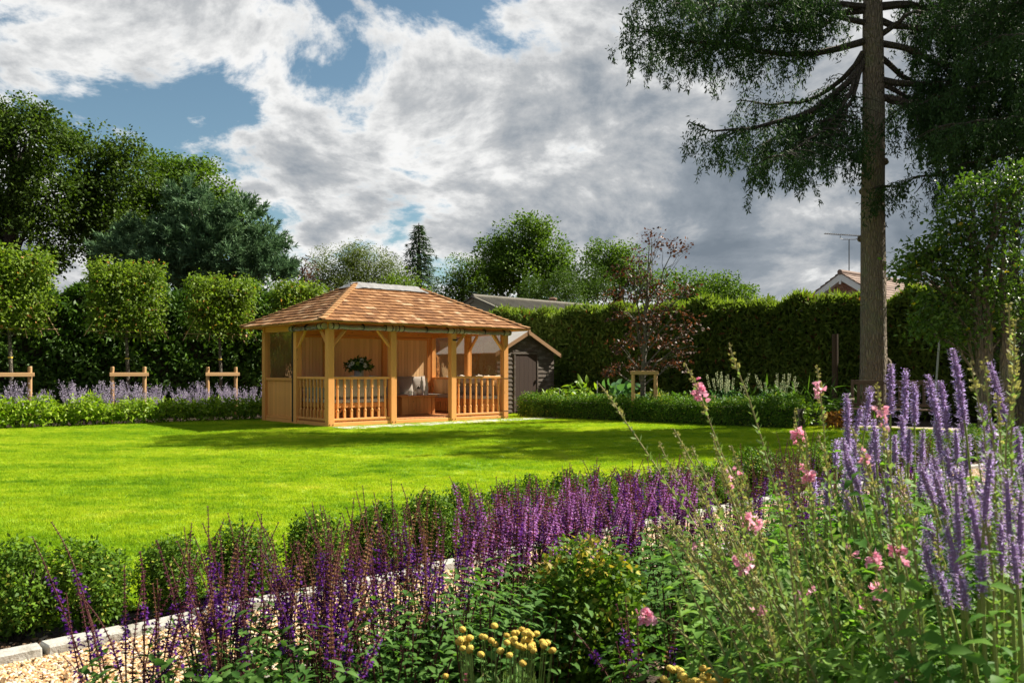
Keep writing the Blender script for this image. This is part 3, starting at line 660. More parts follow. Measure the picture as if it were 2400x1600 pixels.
def bench(label, s0, s1, t0, t1, boarded, face):
    r = empty('bench', gl((s0 + s1) / 2, (t0 + t1) / 2, 0.136), TH, label, 'bench'); w = s1 - s0; d = t1 - t0
    horizontal = w > d
    n = 5
    for i in range(n):
        if horizontal: y = -d / 2 + d * i / n; MB().box(-w / 2, w / 2, y + .006, y + d / n - .006, 0.345, 0.37).build('seat_slat', M_RED, r, bevel=.004)
        else: x = -w / 2 + w * i / n; MB().box(x + .006, x + w / n - .006, -d / 2, d / 2, 0.345, 0.37).build('seat_slat', M_RED, r, bevel=.004)
    for sx in (-1, 1): MB().box(sx * (w / 2 - .03) - .02, sx * (w / 2 - .03) + .02, -d / 2 + .02, d / 2 - .02, 0.27, 0.343).build('seat_frame', M_RED, r)
    for sy in (-1, 1): MB().box(-w / 2 + .06, w / 2 - .06, sy * (d / 2 - .03) - .02, sy * (d / 2 - .03) + .02, 0.27, 0.342).build('seat_frame', M_RED, r)
    for sx in (-1, 0, 1):
        for sy in (-1, 1):
            x = sx * (w / 2 - .09); y = sy * (d / 2 - .06)
            MB().box(x - .035, x + .035, y - .035, y + .035, 0, 0.268).build('leg', M_REDZ, r, bevel=.005)
            if not boarded and sx: MB().bar((x - sx * .03, y, .08), (x - sx * .24, y, .27), .03, .045).build('brace', M_RED, r)
    if boarded:
        bx = MB; m = max(4, int(w / .1))
        for i in range(m): x = -w / 2 + w * i / m; MB().box(x + .002, x + w / m - .002, -d / 2 + .005, -d / 2 + .02, .02, .268).build('board', M_REDZ, r, bevel=.003)
        m = max(3, int(d / .1))
        for i in range(m): y = -d / 2 + d * i / m; MB().box(-w / 2 + .005, -w / 2 + .02, y + .022, y + d / m - .002, .02, .268).build('board', M_REDZ, r, bevel=.003)
    return r
def pad(label, s0, s1, t0, t1):
    o = MB().box(-(s1 - s0) / 2, (s1 - s0) / 2, -(t1 - t0) / 2, (t1 - t0) / 2, 0, 0.085).build('seat_pad', M_PAD, None, bevel=.016, loc=gl((s0 + s1) / 2, (t0 + t1) / 2, 0.508), rot=(0, 0, TH))
    tag(o, label, 'seat pad', 'grey seat pads on the gazebo benches')
for lab, s0, s1, t0, t1, bo in (('open-framed cedar bench behind the front balusters beside the corner post', .17, 1.58, .17, .68, False),
        ('cedar bench along the back boards of the gazebo', .75, 4.35, 2.55, 3.05, True), ('cedar bench along the left side of the gazebo', .17, .68, .75, 3.05, False),
        ('boarded cedar bench along the right side of the gazebo', 4.38, 4.9, .17, 3.05, True)):
    bench(lab, s0, s1, t0, t1, bo, 0); pad('grey seat pad on the ' + lab.split('cedar ')[1].replace(' of the gazebo', ''), s0 + .01, s1 - .01, t0 + .01, t1 - .01)
ZS = 0.60
for i, s in enumerate((.42, .90, 1.36)): cushion(s, .30, ZS, 0.08 * (i - 1), 0.16, 'grey piped cushion, %s of three leaning on the front rail beside the corner post' % ('first', 'second', 'third')[i], i)
for i, tt in enumerate((.85, 1.3, 2.0, 2.5, 2.9)): cushion(.33, tt, ZS - .02, R(90), -0.16, 'grey cushion on the left side bench, %s from the front' % ('first', 'second', 'third', 'fourth', 'last')[i], i, 0.92)
for i, s in enumerate((2.3, 2.85, 3.4, 3.92, 4.4)): cushion(s, 2.92 - (.1 if i % 2 else 0), ZS, random.uniform(-.15, .15), -0.2, 'grey cushion on the back bench, %s from the vase of flowers' % ('first', 'second', 'third', 'fourth', 'fifth')[i], i, 0.95)
for i, tt in enumerate((.45, .88, 1.3, 1.75)): cushion(4.72, tt, ZS, R(90), 0.18, 'grey cushion on the right side bench, %s from the front' % ('first', 'second', 'third', 'fourth')[i], i, .9)
# cream throw lying over the cushions on the right
vs = []; fs = []; nx, ny = 26, 6
for i in range(nx + 1):
    for j in range(ny + 1):
        f = i / nx; g = j / ny
        vs.append((f * 1.35, (g - .5) * .30, 0.02 * math.sin(9 * f) + 0.02 * math.sin(23 * f + 2 * g) - abs(g - .5) ** 2 * .7 + random.uniform(-.008, .008)))
for i in range(nx):
    for j in range(ny): a = i * (ny + 1) + j; fs.append((a, a + ny + 1, a + ny + 2, a + 1))
th = MB().add(vs, fs).build('throw', M_THROW, None, smooth=True, loc=gl(4.72, .3, 1.075), rot=(0, 0, TH + R(90))); tag(th, 'crumpled cream throw over the cushions along the right side of the gazebo', 'throw')
th.modifiers.new('thick', 'SOLIDIFY').thickness = 0.008
# tables
def table(label, s0, s1, t0, t1, h):
    r = empty('table', gl((s0 + s1) / 2, (t0 + t1) / 2, .134), TH, label, 'table'); w = s1 - s0; d = t1 - t0; n = 6
    top = MB().box(-w / 2, w / 2, -d / 2, d / 2, h - .022, h - .014).build('top', M_RED, r)
    for i in range(n): MB().box(-w / 2, w / 2, -d / 2 + d * i / n + .003, -d / 2 + d * (i + 1) / n - .003, h - .0135, h + .008).build('plank', M_RED, top, bevel=.003)
    iw, idp = w / 2 - .10, d / 2 - .08
    for sx in (-1, 1):
        for sy in (-1, 1): MB().box(sx * iw - .04, sx * iw + .04, sy * idp - .04, sy * idp + .04, 0, h - .023).build('leg', M_REDZ, r, bevel=.004)
    for sy in (-1, 1):
        for i in range(7): x = -iw + .042 + (2 * iw - .084) * i / 7; MB().box(x + .002, x + (2 * iw - .084) / 7 - .002, sy * idp - .01, sy * idp + .01, .01, h - .024).build('board', M_REDZ, r, bevel=.003)
    for sx in (-1, 1):
        for i in range(5): y = -idp + .042 + (2 * idp - .084) * i / 5; MB().box(sx * iw - .01, sx * iw + .01, y + .002, y + (2 * idp - .084) / 5 - .002, .01, h - .024).build('board', M_REDZ, r, bevel=.003)
table('low boarded cedar table with candles on it in the gazebo doorway', 2.5, 3.6, .98, 1.72, .46)
table('square cedar table carrying the vase behind the front cushions', 1.25, 1.95, 1.1, 1.75, .60)
ZT = .134 + .468
M_WAX = plain('white_wax', (0.75, 0.71, 0.64), 0.5); M_WICK = plain('wick', (0.02, 0.02, 0.02), 0.9)
for k, (s, tt) in enumerate(((2.86, 1.12), (3.03, 1.16), (3.40, 1.22))):
    r = empty('candle', gl(s, tt, ZT), 0, 'white pillar candle on the low table, %s from the doorway post' % ('farthest', 'middle', 'nearest')[k], 'candle', 'white candles on the low table')
    MB().lathe([(.0, .0), (.043, 0), (.045, .01), (.045, .10), (.040, .108), (.02, .102), (.0, .10)], n=18, cap=False).build('wax', M_WAX, r, smooth=True); MB().tube([(0, 0, .10), (.002, 0, .118)], .0016, 5).build('wick', M_WICK, r)
M_FROST = plain('frosted_glass', (0.72, 0.62, 0.54), 0.25); M_METAL = plain('pewter', (0.10, 0.09, 0.08), 0.35, Metallic=0.9)
r = empty('lantern', gl(3.2, 1.25, ZT), TH, 'round frosted glass lantern with a dark wire handle between the candles', 'lantern')
MB().lathe([(0, 0), (.04, 0), (.075, .03), (.092, .075), (.085, .12), (.055, .155), (.03, .165), (.028, .18)], n=20, cap=False).build('globe', M_FROST, r, smooth=True)
MB().lathe([(.034, .163), (.036, .175), (.034, .205), (.016, .215), (.01, .235), (.0, .237)], n=14, cap=False).build('lid', M_METAL, r, smooth=True)
MB().tube([(math.cos(a) * .085, 0, .13 + math.sin(a) * .14) for a in np.linspace(0, math.pi, 15)], .0035, 6).build('handle', M_METAL, r)
M_BONE = plain('white_wash', (0.66, 0.60, 0.52), 0.8, 0.25, 40)
for k, (s, tt, h) in enumerate(((3.46, 1.48, .47), (3.53, 1.36, .44))):
    o = MB().lathe([(0, 0), (.04, 0), (.045, .02), (.03, .05), (.038, .12), (.045, .2), (.03, .28), (.034, .33), (.016, .37), (.014, .42), (.02, .44), (.0, .46)], n=14, cap=False).build('ornament', M_BONE, None, smooth=True, loc=gl(s, tt, ZT), scale=(1, 1, h / .46))
    tag(o, ('taller' if k == 0 else 'shorter') + ' of two slender whitewashed ornaments on the low table', 'ornament')
# vase of flowers
vz = empty('vase', gl(1.6, 1.42, .745), 0, 'grey stoneware vase on the table behind the front cushions', 'vase')
MB().lathe([(0, 0), (.075, 0), (.095, .06), (.115, .2), (.118, .34), (.108, .44), (.112, .47), (.10, .47), (.095, .4), (.0, .38)], n=22, cap=False).build('pot', plain('stoneware', (0.30, 0.28, 0.25), 0.45, 0.3, 14), vz, smooth=True)
bq = empty('bouquet', gl(1.6, 1.42, 1.18), 0, 'bouquet of white roses and dark leaves standing in the grey vase', 'bouquet')
M_BQL = leafmat('bouquet_leaf', (0.02, 0.06, 0.015), (0.07, 0.15, 0.03)); M_PETW = leafmat('white_petal', (0.84, 0.84, 0.76), (0.9, 0.9, 0.86), trans=0.3, tint=(1, 1, 1))
M_PETG = leafmat('lime_petal', (0.3, 0.42, 0.08), (0.45, 0.52, 0.15), trans=0.2)
P, o_ = shell(70, (0, 0, .13), (.27, .27, .17), .3, -.3); V, F = clumps(P, o_, 7, .09, ln=.10, wd=.045, kind='f'); link('leaves', npmesh('leaves', V, F, M_BQL), bq)
for k in range(24):
    d = rdir(1)[0]; d[2] = abs(d[2]) * .8; c = np.array([0, 0, .13]) + d * np.array([.26, .26, .20]); n = 26
    g = rdir(n); V, F = leaves(c + g * .012, g + np.array([0, 0, .3]), np.cross(g, rdir(n)), .046, .046, 'd', -.2); link('flower', npmesh('flower', V, F, M_PETG if k % 5 == 0 else M_PETW), bq)
b = MB()
for k in range(14):
    d = rdir(1)[0]; b.tube([(d[0] * .03, d[1] * .03, -.1), (d[0] * .1, d[1] * .1, .05), (d[0] * .2, d[1] * .2, .14 + .05 * abs(d[2]))], .003, 4, cap=False)
b.build('stems', M_BQL, bq)

# ---------------------------------------------------------------- shed, garage, house
def dark_board(name, axis):
    t = NT(name); sc = [30.0] * 3; sc[axis] = 1.5; f = t.noise(t.coord('Object', tuple(sc)), 1.0, 5.0, 0.65); w = t.noise(t.coord('Object', (3, 3, 9)), 1.0, 5.0, 0.7)
    col = t.mix(f, (0.05, 0.036, 0.026), (0.125, 0.098, 0.075)); col = t.mix(t.ramp(w, [(0.5, (0, 0, 0)), (0.68, (0.8, 0.8, 0.8))]), col, (0.24, 0.21, 0.18))
    t.P(Base_Color=col, Roughness=0.9); t.bump(f, 0.4, 0.006); return t.mat
M_SHED = dark_board('weathered_black_board', 0); M_SHEDY = dark_board('weathered_black_board_side', 1); M_SDOOR = wood('shed_door_board', (0.045, 0.028, 0.021), (0.085, 0.055, 0.042), 2, 0.8, False)
M_BARGE = wood('new_bargeboard', (0.30, 0.165, 0.08), (0.42, 0.26, 0.14), 0, 0.7)
t = NT('roofing_felt'); f = t.noise(t.coord('Object'), 4.0, 5.0); t.P(Base_Color=t.mix(f, (0.30, 0.285, 0.26), (0.44, 0.42, 0.39)), Roughness=0.9); M_FELT = t.mat
pk = at(1232, 777, 24.0)
sh = empty('garden_shed', (pk.x, pk.y, 0), TH, 'black weathered overlap shed with pale new bargeboards beside the gazebo', 'shed')
HW, ZP, ZEV, LEN = 1.10, pk.z - .03, 1.74, 2.6
# overlap boards: front (gable), each its own piece; the door stands in the middle
z = 0.05; i = 0
def halfw(zz): return HW if zz < ZEV else max(0.02, HW * (ZP - zz) / (ZP - ZEV))
while z < ZP - 0.1:
    h = 0.125; a = halfw(z); b_ = halfw(z + h)
    segs = [(-1, -0.46), (0.44, 1)] if z + h < 1.72 else [(-1, 1)]
    for s0, s1 in segs:
        l0 = max(s0 * a, -a) if s0 == -1 else s0; r0 = a if s1 == 1 else s1; l1 = -b_ if s0 == -1 else s0; r1 = b_ if s1 == 1 else s1
        if r0 - l0 > .05 and r1 > l1: MB().hexa([(l0, -.034, z), (r0, -.034, z), (r0, .0, z), (l0, .0, z), (l1, -.012, z + h), (r1, -.012, z + h), (r1, .0, z + h), (l1, .0, z + h)]).build('board', M_SHED, sh)
    for sx in (-1,):
        if z < ZEV: MB().hexa([(-HW - .034, .002, z), (-HW, .002, z), (-HW, LEN, z), (-HW - .034, LEN, z), (-HW - .012, .002, z + h), (-HW, .002, z + h), (-HW, LEN, z + h), (-HW - .012, LEN, z + h)]).build('board', M_SHEDY, sh)
    z += h - 0.002
core = MB().add([(-HW, .002, 0), (HW, .002, 0), (HW, .002, ZEV), (0, .002, ZP), (-HW, .002, ZEV), (-HW, LEN, 0), (HW, LEN, 0), (HW, LEN, ZEV), (0, LEN, ZP), (-HW, LEN, ZEV)], [(0, 1, 2, 3, 4), (9, 8, 7, 6, 5), (1, 6, 7, 2), (0, 4, 9, 5)])
core.build('wall', M_SHEDY, sh)
dr = MB().box(-.43, .41, -.028, -.004, .08, 1.68).build('door', M_SDOOR, sh)
for k in range(5): x = -.43 + .168 * k; MB().box(x + .002, x + .166, -.036, -.0285, .082, 1.678).build('plank', M_SDOOR, dr)
MB().box(-.47, -.43, -.05, -.004, .05, 1.74).build('door_frame', M_SHED, sh); MB().box(.41, .45, -.05, -.004, .05, 1.74).build('door_frame', M_SHED, sh); MB().box(-.52, .50, -.055, -.037, 1.69, 1.75).build('door_frame', M_SHED, sh)
MB().box(.33, .36, -.06, -.036, .85, .95).build('latch', M_BOLT, dr)
sl = (ZP - ZEV) / HW
for sx in (-1, 1):
    MB().hexa([(0, -.14, ZP + .02), (sx * (HW + .14), -.14, ZEV - .14 * sl + .02), (sx * (HW + .14), LEN + .1, ZEV - .14 * sl + .02), (0, LEN + .1, ZP + .02), (0, -.14, ZP + .045), (sx * (HW + .14), -.14, ZEV - .14 * sl + .045), (sx * (HW + .14), LEN + .1, ZEV - .14 * sl + .045), (0, LEN + .1, ZP + .045)]).build('roof', M_FELT, sh)
    MB().hexa([(0, -.165, ZP - .06), (sx * (HW + .16), -.165, ZEV - .16 * sl - .06), (sx * (HW + .16), -.142, ZEV - .16 * sl - .06), (0, -.142, ZP - .06), (0, -.165, ZP + .055), (sx * (HW + .16), -.165, ZEV - .16 * sl + .055), (sx * (HW + .16), -.142, ZEV - .16 * sl + .055), (0, -.142, ZP + .055)]).build('bargeboard', M_BARGE, sh)
MB().add([(-.03, -.18, ZP + .08), (.03, -.18, ZP + .08), (.04, -.18, ZP - .02), (0, -.18, ZP - .09), (-.04, -.18, ZP - .02), (-.03, -.167, ZP + .08), (.03, -.167, ZP + .08), (.04, -.167, ZP - .02), (0, -.167, ZP - .09), (-.04, -.167, ZP - .02)], [(0, 4, 3, 2, 1), (5, 6, 7, 8, 9), (0, 1, 6, 5), (1, 2, 7, 6), (2, 3, 8, 7), (3, 4, 9, 8), (4, 0, 5, 9)]).build('finial', M_BARGE, sh)

# garage with corrugated roof beyond the hedge
t = NT('old_corrugated_cement'); f = t.noise(t.coord('Object'), 3.0, 6.0, 0.65); g = t.noise(t.coord('Object'), 18.0, 4.0, 0.6)
t.P(Base_Color=t.mix(t.math('MULTIPLY', g, .6), t.mix(f, (0.10, 0.09, 0.075), (0.24, 0.22, 0.185)), (0.055, 0.055, 0.032)), Roughness=0.95); M_CORR = t.mat
t = NT('pebbledash'); f = t.noise(t.coord('Object'), 40.0, 3.0); t.P(Base_Color=t.mix(f, (0.17, 0.16, 0.12), (0.30, 0.28, 0.22)), Roughness=0.95); t.bump(f, .6, .02); M_DASH = t.mat
A = at(1112, 696, 31.0); GL = 8.2
ga = empty('garage', (A.x, A.y, 0), TH + .06, 'garage with a mossy grey corrugated roof seen over the hedge', 'garage')
zr = A.z; wv = 2.6; pt = math.tan(R(20))
vs = []; fs = []; nn = 150; xs = np.linspace(-.15, GL, nn * 4 + 1)
for i, x in enumerate(xs):
    dz = 0.04 * math.sin(x * 2 * math.pi / .15)
    vs += [(x, 0, zr + dz), (x, -wv - .2, zr - (wv + .2) * pt + dz)]
for i in range(len(xs) - 1): fs.append((2 * i, 2 * i + 1, 2 * i + 3, 2 * i + 2))
MB().add(vs, fs).build('roof', M_CORR, ga); vb = [(x, -y, z) for x, y, z in vs]
MB().add(vb, [tuple(reversed(q)) for q in fs]).build('roof', M_CORR, ga)
for i in range(8): x = -.1 + i * GL / 8; MB().tube([(x, 0, zr + .02), (x + GL / 8 - .01, 0, zr + .02)], .09, 10).build('ridge_cap', M_CORR, ga)
MB().add([(.0, -wv, 0), (0, wv, 0), (0, wv, zr - wv * pt - .04), (0, 0, zr - .04), (0, -wv, zr - wv * pt - .04), (GL, -wv, 0), (GL, wv, 0), (GL, wv, zr - wv * pt - .04), (GL, 0, zr - .04), (GL, -wv, zr - wv * pt - .04)], [(1, 0, 4, 3, 2), (5, 6, 7, 8, 9), (0, 5, 9, 4), (6, 1, 2, 7)]).build('wall', M_DASH, ga)
for sy in (-1, 1): MB().bar((-.03, 0, zr - .06), (-.03, sy * (wv + .15), zr - .06 - (wv + .15) * pt), .05, .16, (0, 0, 1)).build('verge_board', M_DASH, ga)
MB().lathe([(.13, 0), (.13, .28), (.17, .3), (.17, .36), (.1, .38)], (4.6, .3, zr - .1), 12).build('vent_pot', plain('terracotta', (0.26, 0.15, 0.10), 0.85), ga)

# bungalow gable beyond the hedge, with aerial
pk = at(1977, 640, 40.0); HD = 3.6
ho = empty('house', (pk.x, pk.y, 0), TH, 'brick bungalow with white bargeboards and tiled roof above the hedge', 'house')
t = NT('house_brick'); f = t.noise(t.coord('Object'), 12.0, 4.0); t.P(Base_Color=t.mix(f, (0.22, 0.10, 0.065), (0.36, 0.19, 0.12)), Roughness=0.9); M_MORT = plain('mortar', (0.34, 0.31, 0.27), .95)
M_BRICK = NT('brick'); M_BRICK.P(Base_Color=M_BRICK.ramp(M_BRICK.rand(), [(0, (0.20, 0.09, 0.06)), (.5, (0.31, 0.15, 0.095)), (1, (0.40, 0.235, 0.15))]), Roughness=.9); M_BRICK = M_BRICK.mat
M_WHITE = plain('white_paint', (0.70, 0.71, 0.70), .5, .05); t = NT('roof_tile'); t.P(Base_Color=t.ramp(t.isl(), [(0, (.10, .065, .05)), (.5, (.17, .11, .085)), (1, (.24, .17, .13))]), Roughness=.9); M_TILE = t.mat
zp = pk.z; sl = math.tan(R(33)); LH = 11.0
MB().add([(0, -HD, 0), (0, HD, 0), (0, HD, zp - HD * sl - .1), (0, 0, zp - .1), (0, -HD, zp - HD * sl - .1), (LH, -HD, 0), (LH, HD, 0), (LH, HD, zp - HD * sl - .1), (LH, 0, zp - .1), (LH, -HD, zp - HD * sl - .1)], [(1, 0, 4, 3, 2), (5, 6, 7, 8, 9), (0, 5, 9, 4), (6, 1, 2, 7)]).build('wall', M_MORT, ho)
bk = MB().box(-.014, -.001, .006, .219, .005, .07).mesh('brick', M_BRICK)
zz = 4.2; row = 0
while zz < zp - .5:
    hw = (zp - .35 - zz) / sl; y = -hw + (.11 if row % 2 else 0)
    while y < hw - .2:
        if abs(y + .11) < 1.6: link('brick', bk, ho, (0, y, zz))
        y += .225
    zz += .075; row += 1
for sy in (-1, 1):
    MB().hexa([(-.32, 0, zp - .36), (-.32, sy * (HD + .3), zp - .36 - (HD + .3) * sl), (-.28, sy * (HD + .3), zp - .36 - (HD + .3) * sl), (-.28, 0, zp - .36), (-.32, 0, zp - .03), (-.32, sy * (HD + .3), zp - .03 - (HD + .3) * sl), (-.28, sy * (HD + .3), zp - .03 - (HD + .3) * sl), (-.28, 0, zp - .03)]).build('bargeboard', M_WHITE, ho)
    MB().hexa([(-.28, 0, zp - .36), (-.28, sy * (HD + .3), zp - .36 - (HD + .3) * sl), (0, sy * (HD + .3), zp - .36 - (HD + .3) * sl), (0, 0, zp - .36), (-.28, 0, zp - .34), (-.28, sy * (HD + .3), zp - .34 - (HD + .3) * sl), (0, sy * (HD + .3), zp - .34 - (HD + .3) * sl), (0, 0, zp - .34)]).build('soffit', M_WHITE, ho)
MB().box(-.35, -.322, -.05, .05, zp - .55, zp - .28).build('bargeboard_spike', M_WHITE, ho)
roofm = MB()
for sy in (-1, 1):
    nr = 16
    for r_ in range(nr):
        u0 = r_ / nr; u1 = (r_ + 1.15) / nr; W = HD + .35
        x = -.36
        while x < LH + .3:
            y0_, y1_ = sy * W * (1 - u0), sy * W * max(0, 1 - u1); z0 = zp - W * (1 - u0) * sl; z1 = zp - W * max(0, 1 - u1) * sl
            roofm.hexa([(x, y0_, z0), (x + .30, y0_, z0), (x + .30, y1_, z1 - .03), (x, y1_, z1 - .03), (x, y0_, z0 + .06), (x + .30, y0_, z0 + .06), (x + .30, y1_, z1 + .01), (x, y1_, z1 + .01)]); x += .31
tag(roofm.build('roof', M_TILE, ho), kind='stuff')
for i in range(26): x = -.38 + i * .45; MB().tube([(x, 0, zp + .03), (x + .44, 0, zp + .03)], .12, 10).build('ridge_tile', M_TILE, ho)
M_ALU = plain('dull_aluminium', (0.12, 0.125, 0.13), .5, Metallic=.6)
ae = empty('aerial', at(1990, 640, 40.3), 0, 'television aerial on a tall pole above the bungalow gable', 'aerial')
zt = at(1990, 561, 40.3).z - ae.location.z; MB().tube([(0, 0, -1.6), (0, 0, zt)], .024, 8).build('mast', M_ALU, ae)
MB().tube([(-.42, 0, zt + .17), (-.42, 0, zt + .05), (-.3, 0, zt), (.3, 0, zt), (.42, 0, zt + .05), (.42, 0, zt + .17)], .018, 6).build('bracket', M_ALU, ae)
MB().tube([(-1.18, 0, zt + .27), (1.3, 0, zt + .12)], .024, 6).build('boom', M_ALU, ae)
for i in range(22): x = -1.15 + i * .105; zb = zt + .27 - (x + 1.18) * .0605; MB().tube([(x, -.14, zb + .02), (x, .14, zb + .02)], .010, 5).build('element', M_ALU, ae)
for s_ in (-1, 1): MB().tube([(1.0, -.2, zt + .14), (1.3, -.25, zt + .12 + s_ * .3)], .012, 5).build('reflector', M_ALU, ae)

# ---------------------------------------------------------------- trees
def barkmat(name, c1, c2, sc=6.0, stretch=(1, 1, .35), lichen=None):
    t = NT(name); f = t.noise(t.coord('Object', stretch), sc, 7.0, 0.65, 0.5); v = t.n('ShaderNodeTexVoronoi', feature='DISTANCE_TO_EDGE')
    t.set(v.inputs['Vector'], t.coord('Object', stretch)); v.inputs['Scale'].default_value = sc * 3.2
    e = t.ramp(v.outputs['Distance'], [(0.0, (0, 0, 0)), (0.25, (1, 1, 1))])
    col = t.mix(f, c1, c2); col = t.mix(t.math('ADD', t.math('MULTIPLY', e, .3), .7), tuple(x * .45 for x in c1), col)
    if lichen: col = t.mix(t.ramp(t.noise(t.coord('Object'), 2.2, 4.0, .6), [(.5, (0, 0, 0)), (.68, (.7, .7, .7))]), col, lichen)
    t.P(Base_Color=col, Roughness=0.92); t.bump(t.math('ADD', f, t.math('MULTIPLY', e, .6)), 1.0, 0.06); return t.mat
M_BARK = barkmat('tree_bark', (0.05, 0.038, 0.028), (0.12, 0.095, 0.07)); M_BARKP = barkmat('pale_bark', (0.16, 0.14, 0.11), (0.30, 0.27, 0.22), 9)
L_OAK = leafmat('oak_leaf', (0.022, 0.05, 0.008), (0.095, 0.15, 0.02), .42, .35); L_OAKB = leafmat('fresh_oak_leaf', (0.035, 0.085, 0.010), (0.135, 0.215, 0.026), .45, .4)
L_OLIVE = leafmat('willow_leaf', (0.055, 0.085, 0.018), (0.16, 0.20, 0.045), .5, .35); L_LIME = leafmat('lime_leaf', (0.06, 0.12, 0.014), (0.17, 0.25, 0.03), .5, .4)
L_PINE = leafmat('blue_pine_needle', (0.04, 0.095, 0.045), (0.155, 0.26, 0.115), .55, .2, (1, 1, .9)); L_SPR = leafmat('spruce_needle', (0.018, 0.044, 0.013), (0.06, 0.115, 0.035), .5, .22, (1, 1.1, .7))
L_LEY = leafmat('cypress_spray', (0.028, 0.065, 0.010), (0.085, 0.145, 0.02), .55, .25); L_PURP = leafmat('copper_beech_leaf', (0.04, 0.021, 0.014), (0.12, 0.066, 0.04), .4, .3, (1.3, .8, .5), spec=.5, tip=((0.24, 0.09, 0.035), .07))
L_HOLLY = leafmat('holly_leaf', (0.028, 0.072, 0.012), (0.12, 0.20, 0.03), .3, .35, spec=.6, tip=((.45, .36, .03), .008))

def limb(b, a, c, r0, r1, n=5, sag=0.0, wob=0.05, seg=5):
    a = Vector(a); c = Vector(c); L_ = (c - a).length; pts = []
    for i in range(seg + 1):
        f = i / seg; p = a.lerp(c, f); p.z += sag * L_ * math.sin(f * math.pi)
        if 0 < i < seg: p += Vector((random.uniform(-1, 1), random.uniform(-1, 1), random.uniform(-1, 1))) * wob * L_
        pts.append(p)
    b.tube(pts, [r0 + (r1 - r0) * (i / seg) ** .8 for i in range(seg + 1)], n, cap=False); return pts
def crown_tree(name, label, base_px, d, ells, mat, bark, ln, wd, per, rc, dens, trunk_r, group=None, gap=0.55, up=.5, kind='d', flat=.7, depth=.9, droop=0.0, cat='tree', zfloor=-1.0):
    """ells: (x, y, rx, ry) of foliage masses in displayed photo pixels at depth d"""
    if ln > .13: per = int(per * 2.6); ln *= .62; wd *= .62
    k = 1.0204 / FPX * d
    base = at(base_px * 1.0204, HZ, d); base.z = 0
    root = empty(name, base, 0, label, cat, group); Ps = []; Os = []; b = MB(); lim = []
    for e in ells:
        x, y, rx, ry = e[:4]; off = e[4] if len(e) > 4 else 0.0
        c = np.array(atd(x, y, d)) - np.array(base); c[1] += off; r = np.array([rx * k, rx * k * depth, ry * k])
        area = 4 * math.pi * ((r[0] * r[1]) ** 1.6 / 3 + 2 * (r[0] * r[2]) ** 1.6 / 3) ** (1 / 1.6)
        n = max(8, int(area * dens * 2.6)); P, o_ = shell(n, c, r, gap, zfloor); Ps.append(P); Os.append(o_); lim.append((c, r))
    P = np.concatenate(Ps); O = np.concatenate(Os); ok = P[:, 2] > .3; P = P[ok]; O = O[ok]
    V, F = clumps(P, O, per, rc, up, ln, wd, flat, kind, droop=droop)
    link('crown', npmesh('crown', V, F, mat), root)
    top = max(c[2] for c, r in lim); cx = np.mean([c for c, r in lim], 0)
    tr = [(0, 0, -.1), (cx[0] * .1, cx[1] * .1, top * .25), (cx[0] * .45, cx[1] * .4, top * .55), (cx[0] * .8, cx[1] * .8, top * .95)]
    b.tube(tr, [trunk_r * 1.25, trunk_r, trunk_r * .7, trunk_r * .15], 10, cap=False)
    for c, r in lim:
        zz = min(c[2] * .6, top * .6); f = zz / max(top, .1); s = Vector((cx[0] * f * .7, cx[1] * f * .7, zz))
        pts = limb(b, s, c, trunk_r * .42, trunk_r * .12, 6, .06)
        for q in range(7):
            d_ = rdir(1)[0] * r * .85; limb(b, pts[random.randint(2, 5)], Vector(c + d_), trunk_r * .14, trunk_r * .03, 4, .05, .06, 4)
    b.build('trunk', bark, root)
    return root
# --- the dark wood on the left
crown_tree('oak_tree', 'tall dark oak at the left edge, highest of the trees', 20, 36, [(60, 330, 110, 85), (-40, 420, 130, 120), (110, 450, 85, 90), (40, 560, 130, 80), (-60, 300, 100, 60), (90, 270, 45, 35), (20, 262, 50, 30)], L_OAK, M_BARK, .24, .17, 24, .75, .75, .38, gap=.45)
crown_tree('oak_tree', 'second tall oak from the left, with a ragged broken top', 215, 38, [(205, 370, 70, 80), (260, 420, 90, 85), (180, 480, 80, 90), (255, 540, 95, 70), (290, 350, 45, 40), (170, 330, 30, 35)], L_OAK, M_BARK, .24, .17, 24, .75, .72, .36, gap=.4)
crown_tree('oak_tree', 'broad oak rising behind the blue pine', 400, 41, [(370, 440, 95, 75), (450, 450, 90, 70), (330, 520, 85, 80), (520, 500, 70, 70), (440, 560, 120, 70), (380, 385, 45, 32), (590, 590, 60, 70), (450, 395, 45, 30)], L_OAKB, M_BARK, .24, .17, 24, .75, .75, .34, gap=.45)
# blue pine: upswept plumes of long needles on tiered limbs
def pine(label, base_px, d, tiers):
    k = 1.0204 / FPX * d; base = at(base_px * 1.0204, HZ, d); base.z = 0; root = empty('pine_tree', base, 0, label, 'tree'); b = MB(); C = []; D = []
    for x, y, rx, ry in tiers:
        c = np.array(atd(x, y, d)) - np.array(base); r = np.array([rx * k, rx * k, ry * k]); n = int(46 * r[0] * r[0]) + 30
        P, o_ = shell(n, c, r, .5, -.35)
        for p, o2 in zip(P, o_):
            tipd = unit(o2 * np.array([1, 1, .3]) + np.array([0, 0, .45]) + rng.normal(size=3) * .25); m_ = 46
            f = rng.uniform(0, .55, (m_, 1)); C.append(p + tipd * f); D.append(tipd * .8 + rdir(m_) * .75)
        limb(b, (0, 0, max(.5, c[2] - .8)), Vector(c), .09, .03, 5)
    C = np.concatenate(C); D = np.concatenate(D); N = rdir(len(C)); V, F = leaves(C, D, N, rng.uniform(.16, .28, len(C)), .042, 'd', .05)
    link('crown', npmesh('crown', V, F, L_PINE), root); b.tube([(0, 0, 0), (.1, 0, 3), (.1, 0, 7.6)], [.3, .22, .03], 9, cap=False); b.build('trunk', M_BARK, root)
